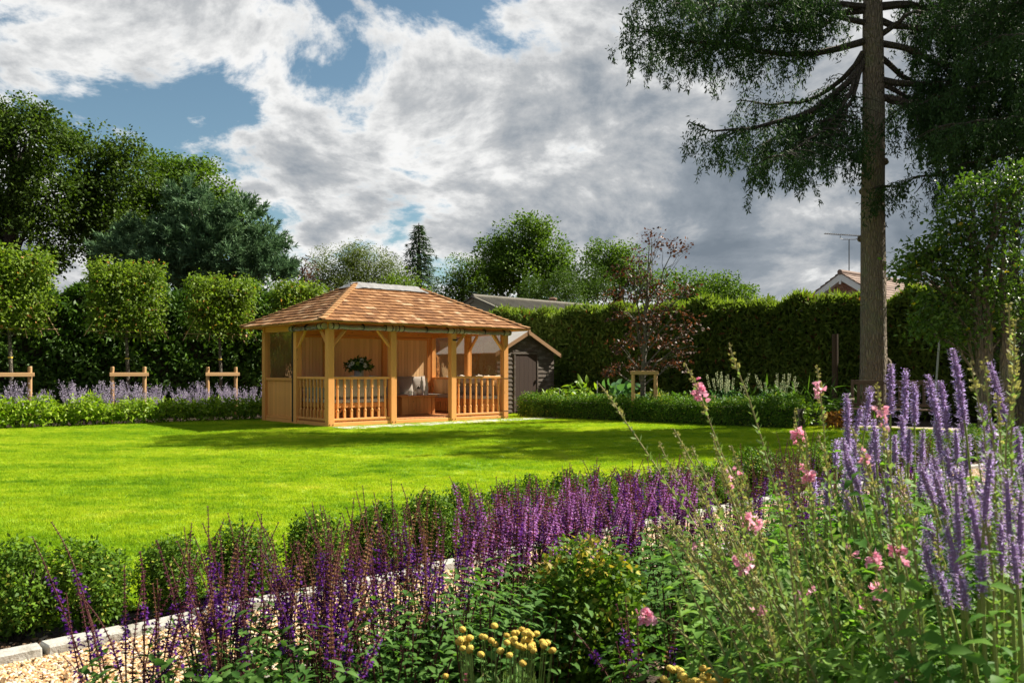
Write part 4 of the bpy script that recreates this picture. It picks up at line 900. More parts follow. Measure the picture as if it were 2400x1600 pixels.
pine('bushy blue-green pine standing in front of the oaks', 450, 31, [(428, 462, 24, 36), (460, 505, 50, 26), (355, 548, 66, 24), (560, 502, 34, 30), (520, 545, 66, 26), (430, 560, 80, 30), (300, 590, 75, 30), (400, 620, 100, 34), (520, 600, 95, 38), (600, 570, 45, 40), (590, 640, 70, 36), (480, 650, 90, 32), (625, 620, 35, 40), (350, 650, 80, 30)])
# --- the middle distance
crown_tree('birch_tree', 'thin dark purple-leaved tree behind the gazebo roof', 700, 44, [(695, 615, 22, 28), (705, 640, 28, 26)], L_PURP, M_BARK, .2, .13, 14, .5, .8, .12)
crown_tree('willow_tree', 'round olive-green willow directly behind the gazebo roof', 815, 46, [(770, 615, 62, 48), (850, 610, 62, 48), (810, 590, 45, 28), (905, 640, 42, 36), (820, 655, 90, 40), (735, 645, 40, 40)], L_OLIVE, M_BARK, .17, .075, 26, .7, 1.1, .22, gap=.4, droop=.2)
crown_tree('shrub_tree', 'yellow-green bush spilling over the right end of the gazebo ridge', 925, 38, [(930, 645, 34, 24), (900, 655, 32, 22), (955, 665, 30, 24)], L_LIME, M_BARK, .15, .09, 20, .5, 1.1, .1)
def conifer(label, px, d, ytop, ybot, halfw, n=17, mat=None, droop=.25):
    base = at(px * 1.0204, HZ, d); base.z = 0; k = 1.0204 / FPX * d; zt = CAMH + (HZ - ytop * 1.0204) / FPX * d; zb = CAMH + (HZ - ybot * 1.0204) / FPX * d
    root = empty('spruce_tree', base, 0, label, 'tree'); b = MB(); C = []; D = []
    b.tube([(0, 0, 0), (0, 0, zb), (0, 0, zt)], [.3, .26, .02], 9, cap=False)
    for i in range(n):
        f = (i + .5) / n; z = zb + (zt - zb) * f; rad = halfw * k * (1 - f) ** .85 + .15
        for a in np.linspace(0, 2 * math.pi, 7, endpoint=False) + random.uniform(0, 1):
            L_ = rad * random.uniform(.6, 1.25); dv = np.array([math.cos(a), math.sin(a), 0]); pts = [np.array([0, 0, z]) + dv * L_ * s - np.array([0, 0, droop * L_ * s * (1.5 - s)]) for s in np.linspace(0, 1, 5)]
            b.tube(pts, [.035, .03, .022, .014, .006], 4, cap=False); m_ = int(26 * L_) + 14
            s = rng.uniform(.12, 1, (m_, 1)) ** .8; sd = np.array([-dv[1], dv[0], 0]); side = rng.choice([-1, 1], (m_, 1)) * rng.uniform(0, 1, (m_, 1)) * .35 * L_ * (1.1 - s)
            P = np.array([0, 0, z]) + dv * L_ * s - np.array([0, 0, 1]) * droop * L_ * s * (1.5 - s) + sd * side + np.array([0, 0, -1]) * np.abs(rng.normal(size=(m_, 1))) * .12
            C.append(P); D.append(dv * .6 + sd * np.sign(side) * .6 + np.array([0, 0, -.25]) + rng.normal(size=(m_, 3)) * .25)
    C = np.concatenate(C); D = np.concatenate(D); N = unit(rng.normal(size=C.shape) * .5 + np.array([0, 0, 1])); V, F = leaves(C, D, N, rng.uniform(.2, .38, len(C)), .06, 'd', .2)
    link('crown', npmesh('crown', V, F, mat or L_SPR), root); b.build('trunk', M_BARK, root)
conifer('pointed dark spruce on the skyline behind the gazebo ridge', 962, 50, 512, 720, 74)
crown_tree('ash_tree', 'slim fresh green tree between the spruce and the big oak', 1065, 46, [(1060, 615, 32, 32), (1050, 650, 42, 36), (1085, 660, 40, 42), (1035, 690, 40, 30), (1090, 625, 20, 26)], L_OAKB, M_BARK, .2, .11, 22, .6, 1.0, .16, gap=.45)
crown_tree('oak_tree', 'large rounded oak on the skyline right of the spruce', 1205, 48, [(1200, 550, 62, 46), (1150, 590, 55, 46), (1262, 585, 55, 46), (1195, 625, 95, 55), (1130, 640, 45, 55), (1280, 620, 40, 40), (1225, 525, 40, 24)], L_OAKB, M_BARK, .23, .17, 24, .75, .95, .36, gap=.42)
crown_tree('cypress_tree', 'feathery mid-green cypress above the garage roof', 1265, 40, [(1240, 665, 50, 36), (1300, 660, 48, 40), (1270, 690, 80, 34)], L_LEY, M_BARK, .2, .07, 26, .6, 1.2, .2, gap=.5, up=.9)
crown_tree('cypress_tree', 'second cypress, in front of the skyline oaks by the copper beech', 1350, 43, [(1345, 640, 42, 40), (1370, 670, 40, 36), (1330, 680, 40, 32)], L_LEY, M_BARK, .2, .08, 24, .6, 1.1, .18, gap=.5, up=.8)
crown_tree('oak_tree', 'oak on the skyline behind the top of the copper beech', 1415, 49, [(1390, 590, 48, 40), (1440, 610, 60, 46), (1400, 640, 70, 46), (1500, 660, 60, 36)], L_OAKB, M_BARK, .22, .16, 22, .7, .9, .3)
crown_tree('oak_tree', 'low oak on the skyline left of the bungalow', 1640, 47, [(1600, 655, 48, 32), (1660, 665, 52, 36), (1705, 685, 36, 24), (1580, 690, 50, 28), (1640, 690, 90, 26), (1740, 705, 40, 16)], L_OAKB, M_BARK, .22, .15, 22, .7, 1.0, .28)
crown_tree('laurel_tree', 'glossy laurel tree showing between gazebo roof and oaks', 640, 27, [(640, 690, 45, 26), (600, 700, 60, 30), (690, 680, 42, 26), (720, 700, 30, 30)], L_OAKB, M_BARK, .16, .07, 18, .5, 2.0, .1)
# --- copper beech in the right bed
crown_tree('copper_beech', 'young copper beech with dark purple leaves in front of the conifer hedge', 1475, 20.5, [(1500, 545, 40, 22, .2), (1545, 570, 48, 22, -.2), (1470, 590, 40, 26), (1440, 625, 42, 24), (1490, 640, 46, 26), (1425, 680, 50, 26), (1510, 690, 60, 26), (1580, 668, 38, 12, .2), (1455, 730, 62, 26), (1540, 735, 62, 26), (1480, 780, 66, 24), (1585, 760, 36, 20), (1560, 800, 52, 20), (1430, 800, 40, 20), (1460, 840, 52, 18), (1545, 838, 46, 14), (1400, 850, 22, 12)],
           L_PURP, M_BARKP, .085, .055, 10, .24, 2.3, .06, gap=.2, up=.8, flat=.5, depth=.8)

# ---------------------------------------------------------------- the tall spruce on the right, its neighbour and the holly
M_SBARK = barkmat('spruce_bark', (0.165, 0.125, 0.085), (0.31, 0.245, 0.17), 4.0, (1.6, 1.6, .45), (0.20, 0.21, 0.12))
def hang(C, D, p, length, n, spread=.10):
    """a hanging branchlet: needle sprays down a drooping twig"""
    f = rng.uniform(0, 1, (n, 1)); lean = rng.normal(size=3) * .18; lean[2] = 0
    P = p + np.array([0, 0, -1]) * length * f + lean * length * f + rng.normal(size=(n, 3)) * spread * (1.15 - f) * np.array([1, 1, .6])
    C.append(P); D.append(np.array([0, 0, -.8]) + rng.normal(size=(n, 3)) * .55)
def spruce(name, label, base, top, r0, limbs, seed, extra, mat):
    root = empty(name, base, 0, label, 'tree'); b = MB(); C = []; D = []
    zs = [-.1, .15, .5, 1.2, 2.2, 3.4, 5, 7, 9, 11.5, 13.2, top]
    rs = [r0 * 1.35, r0 * 1.2, r0 * 1.1, r0 * 1.02, r0 * .97, r0 * .94, r0 * .90, r0 * .84, r0 * .76, r0 * .5, r0 * .3, r0 * .04]
    tb = MB(); tb.tube([(.02 * math.sin(z), .03 * math.cos(z * .7), z) for z in zs], rs, 26, cap=False, jit=.045)
    tb.tube([(r0 * .8, -.05, .95), (r0 * 1.05, -.06, 1.08), (r0 * 1.1, -.06, 1.2), (r0 * 1.1, -.05, 1.42), (r0 * .8, -.05, 1.55)], [.04, .09, .10, .08, .03], 10)
    for z, a in ((2.3, 1.3), (3.1, 0.3), (4.2, 2.8), (4.7, .5), (5.3, 2.2), (5.9, 5.8), (3.6, 5.2)): tb.tube([(math.cos(a) * r0 * .7, math.sin(a) * r0 * .7, z), (math.cos(a) * r0 * 1.02, math.sin(a) * r0 * 1.02, z + .02), (math.cos(a) * r0 * 1.12, math.sin(a) * r0 * 1.12, z + .03)], [.09, .075, .045], 8)
    tb.build('trunk', M_SBARK, root, smooth=True)
    for pts, w, fol in limbs:
        P = np.array(pts, float); L_ = np.concatenate([[0], np.cumsum(np.linalg.norm(np.diff(P, axis=0), axis=1))]); tot = L_[-1]; q = np.linspace(0, tot, 10)
        Q = np.stack([np.interp(q, L_, P[:, k]) for k in range(3)], 1); Q[1:-1] += rng.normal(size=(8, 3)) * .03
        b.tube([tuple(v) for v in Q], list(np.linspace(w, .012, 10)), 6, cap=False)
        if fol <= 0: continue
        ax = unit(Q[-1] - Q[0]); sd = unit(np.cross(ax, [0, 0, 1.0]))
        nb_ = int(tot * 17 * fol) + 4
        for f in rng.uniform(.16, 1, nb_):
            p = np.array([np.interp(f * tot, L_, P[:, k]) for k in range(3)]); lat = rng.choice([-1, 1]) * rng.uniform(0, 1) * (.25 + .9 * (1 - abs(f - .55)))
            e = p + sd * lat + ax * abs(lat) * .5 + np.array([0, 0, -abs(lat) * .18])
            if random.random() < .45: b.tube([tuple(p), tuple((p + e) / 2 + np.array([0, 0, .05])), tuple(e)], [.014, .009, .004], 4, cap=False)
            hang(C, D, e, rng.uniform(.3, .95) * (1.25 - .45 * f), 48, .075)
            # short sprays along the side twig
            g = rng.uniform(0, 1, (10, 1)); C.append(p + (e - p) * g + rng.normal(size=(10, 3)) * .04); D.append(np.tile(ax * .4 + np.array([0, 0, -.5]), (10, 1)) + rng.normal(size=(10, 3)) * .5)
    C = np.concatenate(C); D = np.concatenate(D); ok = ~((np.abs(C[:, 0]) < .5) & (C[:, 1] < .1) & (C[:, 2] < 9.4)); C = C[ok]; D = D[ok]; N = rdir(len(C)); V, F = leaves(C, D, N, rng.uniform(.07, .13, len(C)), rng.uniform(.02, .036, len(C)), 'd', .1)
    link('crown', npmesh('crown', V, F, mat), root); b.build('branches', M_BARK, root)
    return root
DT = 19.0; tb0 = at(2046, HZ, DT); TB = Vector((tb0.x, tb0.y, 0))
def zl(x, y, dd=0.0):      # point of the enlarged crop (1440..2400, 0..640) -> tree coordinates
    p = at(1440 + x * .4082, y * .4082, DT + dd) - TB; return (p.x, p.y, p.z)
lim = []
def L(pts, w, fol, d1): lim.append(([zl(x, y, d1 * (i / (len(pts) - 1)) ** 1.1) for i, (x, y) in enumerate(pts)], w, fol))
L([(1430, 240), (1060, 320), (750, 275), (560, 255), (330, 200), (100, 150)], .085, 1.1, -1.2)
L([(1430, 300), (1300, 470), (1150, 570), (900, 605), (720, 575)], .07, .55, .8)
L([(1425, 370), (1280, 530), (1130, 640), (870, 725), (740, 730), (600, 780), (430, 700)], .08, .8, -1.6)
L([(1430, 380), (1260, 560), (1100, 700), (980, 760), (840, 850)], .06, 1.3, .9)
L([(1430, 60), (1200, 140), (900, 170), (500, 190), (250, 170)], .085, 1.3, 1.0)
L([(1430, 40), (1220, 35), (900, -60), (500, -90), (150, -40)], .08, 1.5, -1.5)
L([(1430, -60), (1100, -150), (700, -200), (250, -100)], .08, 1.2, .3)
L([(1430, 130), (1200, 60), (1000, 10), (700, 30), (350, 20)], .07, 1.2, -2.4)
L([(1430, 360), (1350, 600), (1280, 740), (1200, 850)], .05, 1.2, -1.8)
L([(1430, 350), (1340, 560), (1220, 720), (1050, 860), (900, 900)], .05, 1.0, -2.4)
L([(1520, 40), (1700, 35), (2000, 60), (2300, 100)], .10, 1.1, .6)
L([(1530, 200), (1700, 80), (1900, 60)], .07, .8, -1.0)
L([(1530, 460), (1700, 490), (1900, 490), (2300, 560)], .085, 1.2, -.8)
L([(1540, 560), (1680, 590), (1830, 630), (2200, 620), (2400, 650)], .085, 1.1, -1.4)
L([(1530, 330), (1650, 430), (1850, 580), (2050, 700)], .07, 1.3, .9)
L([(1530, 480), (1800, 620), (2000, 720), (2200, 760)], .06, 1.4, -.4)
L([(1530, 120), (1800, 180), (2100, 260), (2400, 330)], .08, 1.5, -.6)
L([(1530, -40), (1800, -20), (2200, 30), (2500, 60)], .08, 1.5, .9)
L([(1530, 250), (1850, 350), (2150, 430), (2450, 470)], .08, 1.5, -1.5)
L([(1530, 540), (1700, 640), (1850, 740), (1950, 800)], .05, 1.3, -1.2)
rr = random.Random(4)
for k in range(14):               # the rest of the crown, above the picture and round the back
    z = 10.0 + k * .22; a = k * 2.4 + rr.uniform(-.3, .3); R_ = (1.5 if math.sin(a) > .1 else 1.9) * (1 - max(0, z - 8.5) / 8.5)
    lim.append(([(0, 0, z), (math.cos(a) * R_ * .5, math.sin(a) * R_ * .5, z - .12 * R_), (math.cos(a) * R_, math.sin(a) * R_, z - .05 * R_)], .04, .3))
spruce('spruce_tree', 'tall spruce with a bare grey-brown trunk and drooping branches by the bench', TB, 14.8, .285, lim, 1, 0, L_SPR)
# the dark neighbour at the right edge
T2 = at(2480, HZ, 17.0); T2.z = 0; lim = []
for k in range(34):
    z = 5.4 + k * .19; a = k * 2.4 + rr.uniform(-.3, .3); R_ = 3.3 * (1 - max(0, z - 6) / 9)
    lim.append(([(0, 0, z + .3), (math.cos(a) * R_ * .5, math.sin(a) * R_ * .5, z - .05), (math.cos(a) * R_, math.sin(a) * R_, z - .35)], .05, 1.0))
spruce('spruce_tree', 'dark drooping spruce cut off by the right edge of the picture', T2, 13.0, .22, lim, 2, 0, L_SPR)
# holly with its many twigs
def holly(label, px, d, ells, trunks):
    k = 1.0204 / FPX * d; base = at(px * 1.0204, HZ, d); base.z = 0; root = empty('holly_tree', base, 0, label, 'tree'); b = MB(); Ps = []; Os = []
    for tx in trunks:
        pts = [np.array(atd(x, y, d)) - np.array(base) for x, y in tx]; pts[0][2] = -.05; n = len(pts); b.tube([tuple(p) for p in pts], [.085 * (1 - .8 * i / (n - 1)) for i in range(n)], 10, cap=False)
    for x, y, rx, ry in ells:
        c = np.array(atd(x, y, d)) - np.array(base); r = np.array([rx * k, rx * k * .9, ry * k]); n = int(120 * r[0] * r[2]) + 26; P, o_ = shell(n, c, r, .15); Ps.append(P); Os.append(o_)
        s = Vector((0, 0, max(.8, c[2] - 1.0)))
        pts = limb(b, s, Vector(c), .03, .012, 5, .03)
        for q in range(10): limb(b, pts[random.randint(2, 5)], Vector(P[random.randrange(len(P))]), .009, .003, 4, .02, .05, 4)
    P = np.concatenate(Ps); O = np.concatenate(Os); V, F = clumps(P, O, 15, .30, .5, .075, .042, .8, 'f', curl=.25)
    link('crown', npmesh('crown', V, F, L_HOLLY), root); b.build('trunk', M_SBARK, root)
holly('glossy green holly with twisted brown stems at the right edge', 2262, 13.0, [(2100, 590, 40, 20), (2090, 620, 34, 18), (2150, 575, 40, 28), (2190, 520, 40, 40), (2220, 450, 46, 40), (2180, 610, 60, 34), (2240, 570, 60, 60), (2290, 480, 60, 80), (2160, 680, 46, 40), (2230, 670, 60, 50), (2310, 620, 60, 80), (2140, 745, 40, 36), (2210, 760, 50, 40), (2330, 720, 50, 60), (2340, 430, 40, 60)],
      [[(2262, 870), (2270, 780), (2262, 680), (2275, 560), (2290, 440)], [(2300, 870), (2310, 760), (2300, 640), (2310, 500)], [(2262, 720), (2240, 620), (2225, 520)]])
crown_tree('yew_tree', 'dark yew filling the shade behind the holly at the right edge', 2330, 16.5, [(2330, 480, 90, 80), (2300, 620, 120, 110), (2240, 760, 110, 90), (2350, 760, 100, 100), (2400, 560, 80, 120)], leafmat('yew_leaf', (0.015, 0.032, 0.010), (0.05, 0.08, 0.02), .5, .15), M_BARK, .13, .035, 24, .45, .9, .22, gap=.5)

# ---------------------------------------------------------------- hedges and the left border
L_THUJA = leafmat('conifer_hedge_spray', (0.06, 0.105, 0.018), (0.20, 0.26, 0.045), .6, .35, tip=((.13, .055, .02), .03)); L_THUJT = leafmat('conifer_hedge_new_growth', (0.10, 0.17, 0.02), (0.24, 0.30, 0.045), .55, .45)
M_HCORE = plain('hedge_light_block', (0.035, 0.026, 0.017), .95, .4, 14)  # dark brown of the solid block added inside the hedges
L_LAUR = leafmat('laurel_leaf', (0.026, 0.068, 0.012), (0.105, 0.19, 0.027), .36, .25, spec=.45); L_LAURY = leafmat('young_laurel_leaf', (0.09, 0.19, 0.014), (0.30, 0.40, 0.03), .3, .4, spec=.55)
L_HORN = leafmat('hornbeam_leaf', (0.06, 0.12, 0.014), (0.22, 0.30, 0.035), .4, .42, spec=.45, tip=((.42, .20, .06), .02)); L_BOX = leafmat('box_leaf', (0.03, 0.085, 0.009), (0.15, 0.26, 0.026), .42, .25, mscale=3.0, spec=.3, tip=((.30, .33, .05), .05))
def slab_leaves(a, b, h, thick, n, ln, wd, top_frac=.25, kind='d', upb=.4, rough=.12, hv=.12):
    """leaf points over the front, top and back of a hedge from a to b"""
    a = np.array(a, float); b = np.array(b, float); ax = unit(b - a); nr = np.array([ax[1], -ax[0], 0]); L_ = np.linalg.norm(b - a)
    if nr[1] > 0: nr = -nr                          # faces the camera
    s = rng.uniform(0, 1, n); k = rng.uniform(0, 1, n); hh = h + hv * np.sin(s * 17 + 1) * np.sin(s * 41) + hv * .5 * np.sin(s * 90)
    front = k < (1 - top_frac); P = a + (b - a) * s[:, None]; z = rng.uniform(0.03, 1, n) ** .9 * hh
    bul = np.sin(s * L_ * 3.1 + z * 2.0) * np.sin(z * 3.3 + s * L_ * 1.7) * rough
    P = P + nr * np.where(front, thick / 2 + bul + rng.normal(size=n) * rough * .6, rng.uniform(-.5, .5, n) * thick)[:, None]
    P[:, 2] = np.where(front, z, hh + rng.normal(size=n) * .06)
    O = np.where(front[:, None], nr, np.array([0, 0, 1.0])); return P, O, front, s, hh
def hedge(name, label, a, b, h, thick, n, ln, wd, mat, mat2, topmat, kind, up, parent_kind=None, spray=(0, 0, .5), top_frac=.25, core_in=.14, cat='hedge', rough=.12, hv=.12, toplen=1.6):
    a = Vector((*a, 0)); b = Vector((*b, 0)); root = empty(name, a, 0, label, cat); A = np.zeros(3); B = np.array(b - a)
    P, O, fr, s, hh = slab_leaves(A, B, h, thick, n, ln, wd, top_frac, kind, rough=rough, hv=hv)
    m_ = len(P); N = unit(O * .9 + rng.normal(size=(m_, 3)) * .6 + np.array([0, 0, up])); D = unit(O * .35 + np.array(spray) + rng.normal(size=(m_, 3)) * .55)
    sc = rng.uniform(.65, 1.35, m_); V, F = leaves(P, D, N, ln * sc, wd * sc, kind, .2)
    link('foliage', npmesh('foliage', V, F, mat), root)
    if topmat:
        P2, O2, f2, s2, h2 = slab_leaves(A, B, h, thick, n // 5, ln, wd, 1.0, kind, rough=rough, hv=hv); m_ = len(P2); D = unit(np.array([0, 0, 1.0]) * .9 + rng.normal(size=(m_, 3)) * .5); V, F = leaves(P2 - np.array([0, 0, .05]), D, unit(rng.normal(size=(m_, 3))), ln * toplen * rng.uniform(.5, 1.2, m_), wd, kind, .3)
        link('new_growth', npmesh('new_growth', V, F, topmat), root)
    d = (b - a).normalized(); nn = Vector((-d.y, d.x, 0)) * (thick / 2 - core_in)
    p = [-nn, (b - a) - nn, (b - a) + nn, nn]; MB().hexa([Vector((q.x, q.y, 0.02)) for q in p] + [Vector((q.x, q.y, h - core_in * 1.4)) for q in p]).build('light_block_core', M_HCORE, root)  # solid dark box added inside the hedge to block light
    return root
# right: tall conifer hedge
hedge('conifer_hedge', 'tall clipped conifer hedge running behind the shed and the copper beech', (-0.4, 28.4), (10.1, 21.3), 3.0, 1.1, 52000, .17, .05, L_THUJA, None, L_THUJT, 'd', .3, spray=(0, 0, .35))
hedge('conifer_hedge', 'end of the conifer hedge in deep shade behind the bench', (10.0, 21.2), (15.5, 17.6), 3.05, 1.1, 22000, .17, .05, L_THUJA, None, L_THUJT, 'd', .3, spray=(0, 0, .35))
# right: low clipped box hedge round the lawn
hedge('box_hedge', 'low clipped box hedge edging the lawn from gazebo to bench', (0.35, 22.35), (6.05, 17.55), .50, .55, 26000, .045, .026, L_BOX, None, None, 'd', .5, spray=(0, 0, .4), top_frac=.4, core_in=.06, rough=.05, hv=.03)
# left: tall laurel hedge with fence behind
HL = Vector((-11.72, 18.7, 0)); HU = Vector((.77, .64, 0)).normalized(); HN = Vector((-HU.y, HU.x, 0))
def hl(tt, off=0.0, z=0.0): return HL + HU * tt + HN * off + Vector((0, 0, z))
h0 = hl(-3.5, 1.7); h1 = hl(9.5, 1.7)
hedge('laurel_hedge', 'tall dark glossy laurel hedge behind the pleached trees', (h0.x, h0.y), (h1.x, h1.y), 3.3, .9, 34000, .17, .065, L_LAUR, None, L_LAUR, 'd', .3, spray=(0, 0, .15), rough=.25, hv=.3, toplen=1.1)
fe = empty('fence', hl(-3.5, 2.5), math.atan2(HU.y, HU.x), 'brown close-boarded fence glimpsed behind the laurel hedge', 'fence'); M_FEN = wood('old_fence_board', (.16, .10, .07), (.26, .18, .13), 2, .85)
fb = MB().box(0, .118, -.008, .008, .02, 1.85).mesh('board', M_FEN)
for i in range(108): link('board', fb, fe, (i * .12, 0, 0))
for i in range(6): MB().box(i * 2.4 - .05, i * 2.4 + .05, .02, .12, 0, 1.9).build('post', M_FEN, fe)
# pleached hornbeams on frames
M_STAKE = wood('new_stake', (.50, .29, .13), (.64, .42, .22), 2, .7); M_STAKX = wood('new_stake_rail', (.50, .29, .13), (.64, .42, .22), 0, .7); M_CANE = plain('bamboo_cane', (.42, .27, .15), .6); M_TIE = plain('yellow_tie', (.65, .48, .05), .6)
M_HBARK = barkmat('hornbeam_bark', (.12, .10, .075), (.22, .19, .14), 12, (1, 1, .3))
TT = [.48, 2.97, 5.27, 7.6]; TL = ['pleached tree cut by the left edge of the picture', 'pleached tree second from the left, trunk behind a stake frame', 'pleached tree third from the left, next to the gazebo', 'pleached tree half hidden behind the gazebo roof']
az = math.atan2(HU.y, HU.x)
for i, tt in enumerate(TT):
    b0 = hl(tt); r = empty('pleached_tree', b0, az, TL[i], 'tree', 'pleached trees in the left border'); top = (3.95, 3.78, 3.62, 3.6)[i]
    b = MB(); b.tube([(0, 0, -.05), (.02, 0, 1.0), (-.02, 0, 2.2), (0, 0, top - .25)], [.05, .045, .036, .012], 9, cap=False)
    for z in (2.1, 2.45, 2.8, 3.15, 3.45):
        for sx in (-1, 1): b.tube([(0, 0, z - .08), (sx * .4, .02, z), (sx * .95, .0, z + random.uniform(-.05, .08))], [.014, .01, .004], 5, cap=False)
    b.build('trunk', M_HBARK, r)
    n = 470; P = np.stack([rng.uniform(-.77, .77, n), rng.normal(size=n) * .15, 2.12 + (top - 2.12) * rng.uniform(0, 1, n) ** .9], 1)
    P[:, 2] += .04 * np.sin(P[:, 0] * 9 + i) * (P[:, 2] - 2.1) / 1.5; keep = ~((P[:, 2] < 2.35) & (rng.uniform(size=n) < .4)); P = P[keep]
    O = np.stack([P[:, 0] * .3, np.sign(P[:, 1]) * .7, np.full(len(P), .2)], 1); V, F = clumps(P, O, 17, .27, .35, .085, .052, .9, 'd', droop=.35, curl=.25)
    V2, F2 = None, None; C = np.stack([rng.uniform(-.95, .95, 34), rng.normal(size=34) * .12, np.full(34, top - .05)], 1); 
    link('crown', npmesh('crown', V, F, L_HORN), r)
    for x in (-.85, -.55, -.28, .28, .55, .85): MB().tube([(x * 1.15, -.06, 2.0 + random.uniform(-.05, .05)), (x * .55, -.08, 2.95)], .009, 6).build('cane', M_CANE, r)
    for z in (2.16, 2.72): MB().tube([(-.95, -.07, z), (.95, -.07, z + .02)], .008, 6).build('cane', M_CANE, r)
    for z in (.55, 1.5, 2.14): MB().tube([(0, 0, z), (0, 0, z + .03)], .052, 9).build('tie', M_TIE, r)
    f = empty('tree_stake', hl(tt, -.12), az, ('stake frame at the left edge', 'stake frame supporting the second pleached tree', 'stake frame nearest the gazebo on the left', 'stake frame hidden behind the gazebo')[i] + ', two pale posts and a crossbar', 'tree stake', 'wooden stake frames in the left border')
    for x in (-.37, .37): MB().lathe([(.045, 0), (.045, 1.29), (.038, 1.315)], (x, 0, 0), 12).build('post', M_STAKE, f)
    MB().box(-.45, .45, -.075, -.046, 1.08, 1.17).build('crossbar', M_STAKX, f, bevel=.005)
# low laurels edging the lawn, catmint behind
def laurel_me(sd):
    global rng; P, o_ = shell(60, (0, 0, .30), (.30, .28, .28), .2, -.8); V, F = clumps(P, o_, 10, .16, .6, .095, .038, .9, 'f', droop=-.15, curl=.3); return npmesh('foliage', V, F, L_LAURY)
LME = [laurel_me(k) for k in range(4)]
def stems_me(h, n, mat):
    b = MB()
    for k in range(n): a = random.uniform(0, 6.28); b.tube([(math.cos(a) * .03, math.sin(a) * .03, -.02), (math.cos(a) * .12, math.sin(a) * .12, h)], [.006, .003], 5, cap=False)
    return b.mesh('stems', mat)
STM = stems_me(.4, 8, M_BARK)
for i in range(24):
    r = empty('laurel_plant', hl(-2.6 + i * .425, -1.6 + random.uniform(-.06, .06)), random.uniform(0, 6.28), 'young yellow-green laurel in the row edging the lawn before the catmint', 'shrub', 'young laurels edging the left border'); s = random.uniform(.88, 1.15); r.scale = (s, s, s * random.uniform(.9, 1.12))
    link('foliage', LME[i % 4], r); link('stems', STM, r)
L_CATL = leafmat('catmint_leaf', (.10, .13, .07), (.20, .24, .13), .7, .3); L_CATF = leafmat('catmint_flower', (.27, .24, .30), (.46, .42, .50), .7, .3, (1, .9, 1.2))
def catmint_me():
    Cl = []; Dl = []; Cf = []; Df = []
    for k in range(46):
        a = rng.uniform(0, 6.28); lean = rng.uniform(0, .45); h = rng.uniform(.45, .85); dr = np.array([math.cos(a) * lean, math.sin(a) * lean, 1.0]); n = 14
        f = rng.uniform(.1, .6, (n, 1)); Cl.append(dr * h * f + rng.normal(size=(n, 3)) * .02); Dl.append(rdir(n) + np.array([0, 0, .3]))
        n = 22; f = rng.uniform(.55, 1.0, (n, 1)); Cf.append(dr * h * f + rng.normal(size=(n, 3)) * .012); Df.append(rdir(n) + np.array([0, 0, .4]))
    Cl = np.concatenate(Cl); Cf = np.concatenate(Cf); a = leaves(Cl, np.concatenate(Dl), rdir(len(Cl)), .05, .028); b = leaves(Cf, np.concatenate(Df), rdir(len(Cf)), .028, .018)
    V, F, mi = join((a[0], a[1], 0), (b[0], b[1], 1)); return npmesh('flower_stems', V, F, [L_CATL, L_CATF], mi)
CME = [catmint_me() for _ in range(3)]
for i in range(34):
    o = link('catmint_plant', CME[i % 3], None, hl(-2.6 + (i % 17) * .6 + random.uniform(-.1, .1), (-.95 if i < 17 else -.45) + random.uniform(-.1, .1)), (0, 0, random.uniform(0, 6.28))); s = random.uniform(.85, 1.2); o.scale = (s, s, s * (1.0 if i < 17 else 1.1))
    tag(o, 'hazy lilac catmint flowering between the young laurels and the stake frames', 'catmint', 'catmint plants in the left border')

# ---------------------------------------------------------------- right bed behind the low box hedge, bench
RU = Vector((.766, -.643, 0)); RN = Vector((.643, .766, 0)); R0 = Vector((0.35, 22.35, 0))      # along the low hedge, away from the lawn
def rb(a, off, z=0.0): return R0 + RU * a + RN * off + Vector((0, 0, z))
f = empty('tree_stake', at(1480 * 1.0204, HZ, 20.0) * 1.0, R(4), 'pale stake frame of two posts and a crossbar in front of the copper beech', 'tree stake'); f.location.z = 0
for x in (-.27, .27): MB().lathe([(.045, 0), (.045, 1.12)], (x, 0, 0), 12).build('post', M_STAKE, f)
MB().box(-.33, .33, -.05, .05, 1.122, 1.215).build('crossbar', M_STAKX, f, bevel=.006)
L_BED = leafmat('bed_leaf', (.04, .11, .015), (.13, .23, .03), .4, .35, mscale=2); L_FATS = leafmat('fatsia_leaf', (.09, .2, .015), (.28, .38, .03), .3, .4, spec=.5); L_BLUEG = leafmat('blue_green_leaf', (.05, .13, .05), (.12, .24, .10), .45, .3)
L_WSPK = leafmat('greenish_white_floret', (.42, .47, .28), (.60, .62, .42), .7, .3, (1, 1, .8))
def bush(name, label, pos, rx, rz, ln, wd, mat, per=12, n=50, cat='plant', zc=None, curl=.25, group=None, rc=.14):
    r = empty(name, pos, random.uniform(0, 6), label, cat, group); P, o_ = shell(n, (0, 0, zc if zc else rz * .9), (rx, rx, rz), .25, -.7); V, F = clumps(P, o_, per, rc, .6, ln, wd, .9, 'f', curl=curl); link('foliage', npmesh('foliage', V, F, mat), r)
    b = MB()
    for k in range(7): a = random.uniform(0, 6.28); b.tube([(0, 0, -.02), (math.cos(a) * rx * .3, math.sin(a) * rx * .3, rz * .7), (math.cos(a) * rx * .7, math.sin(a) * rx * .7, rz * 1.2)], [.008, .006, .003], 5, cap=False)
    b.build('stems', M_BARK, r); return r
bush('fatsia', 'fatsia with large yellow-green fingered leaves left of the shed door foot', rb(1.15, 1.0), .42, .42, .26, .11, L_FATS, 8, 20, rc=.3)
bush('spurge', 'small yellow-green shrub between shed and low hedge by the gazebo', rb(.45, .75), .32, .42, .12, .04, L_FATS, 12, 30)
bush('rhubarb_plant', 'broad blue-green leaved plant behind the low hedge', rb(2.3, 1.2), .45, .42, .3, .2, L_BLUEG, 6, 16, rc=.35)
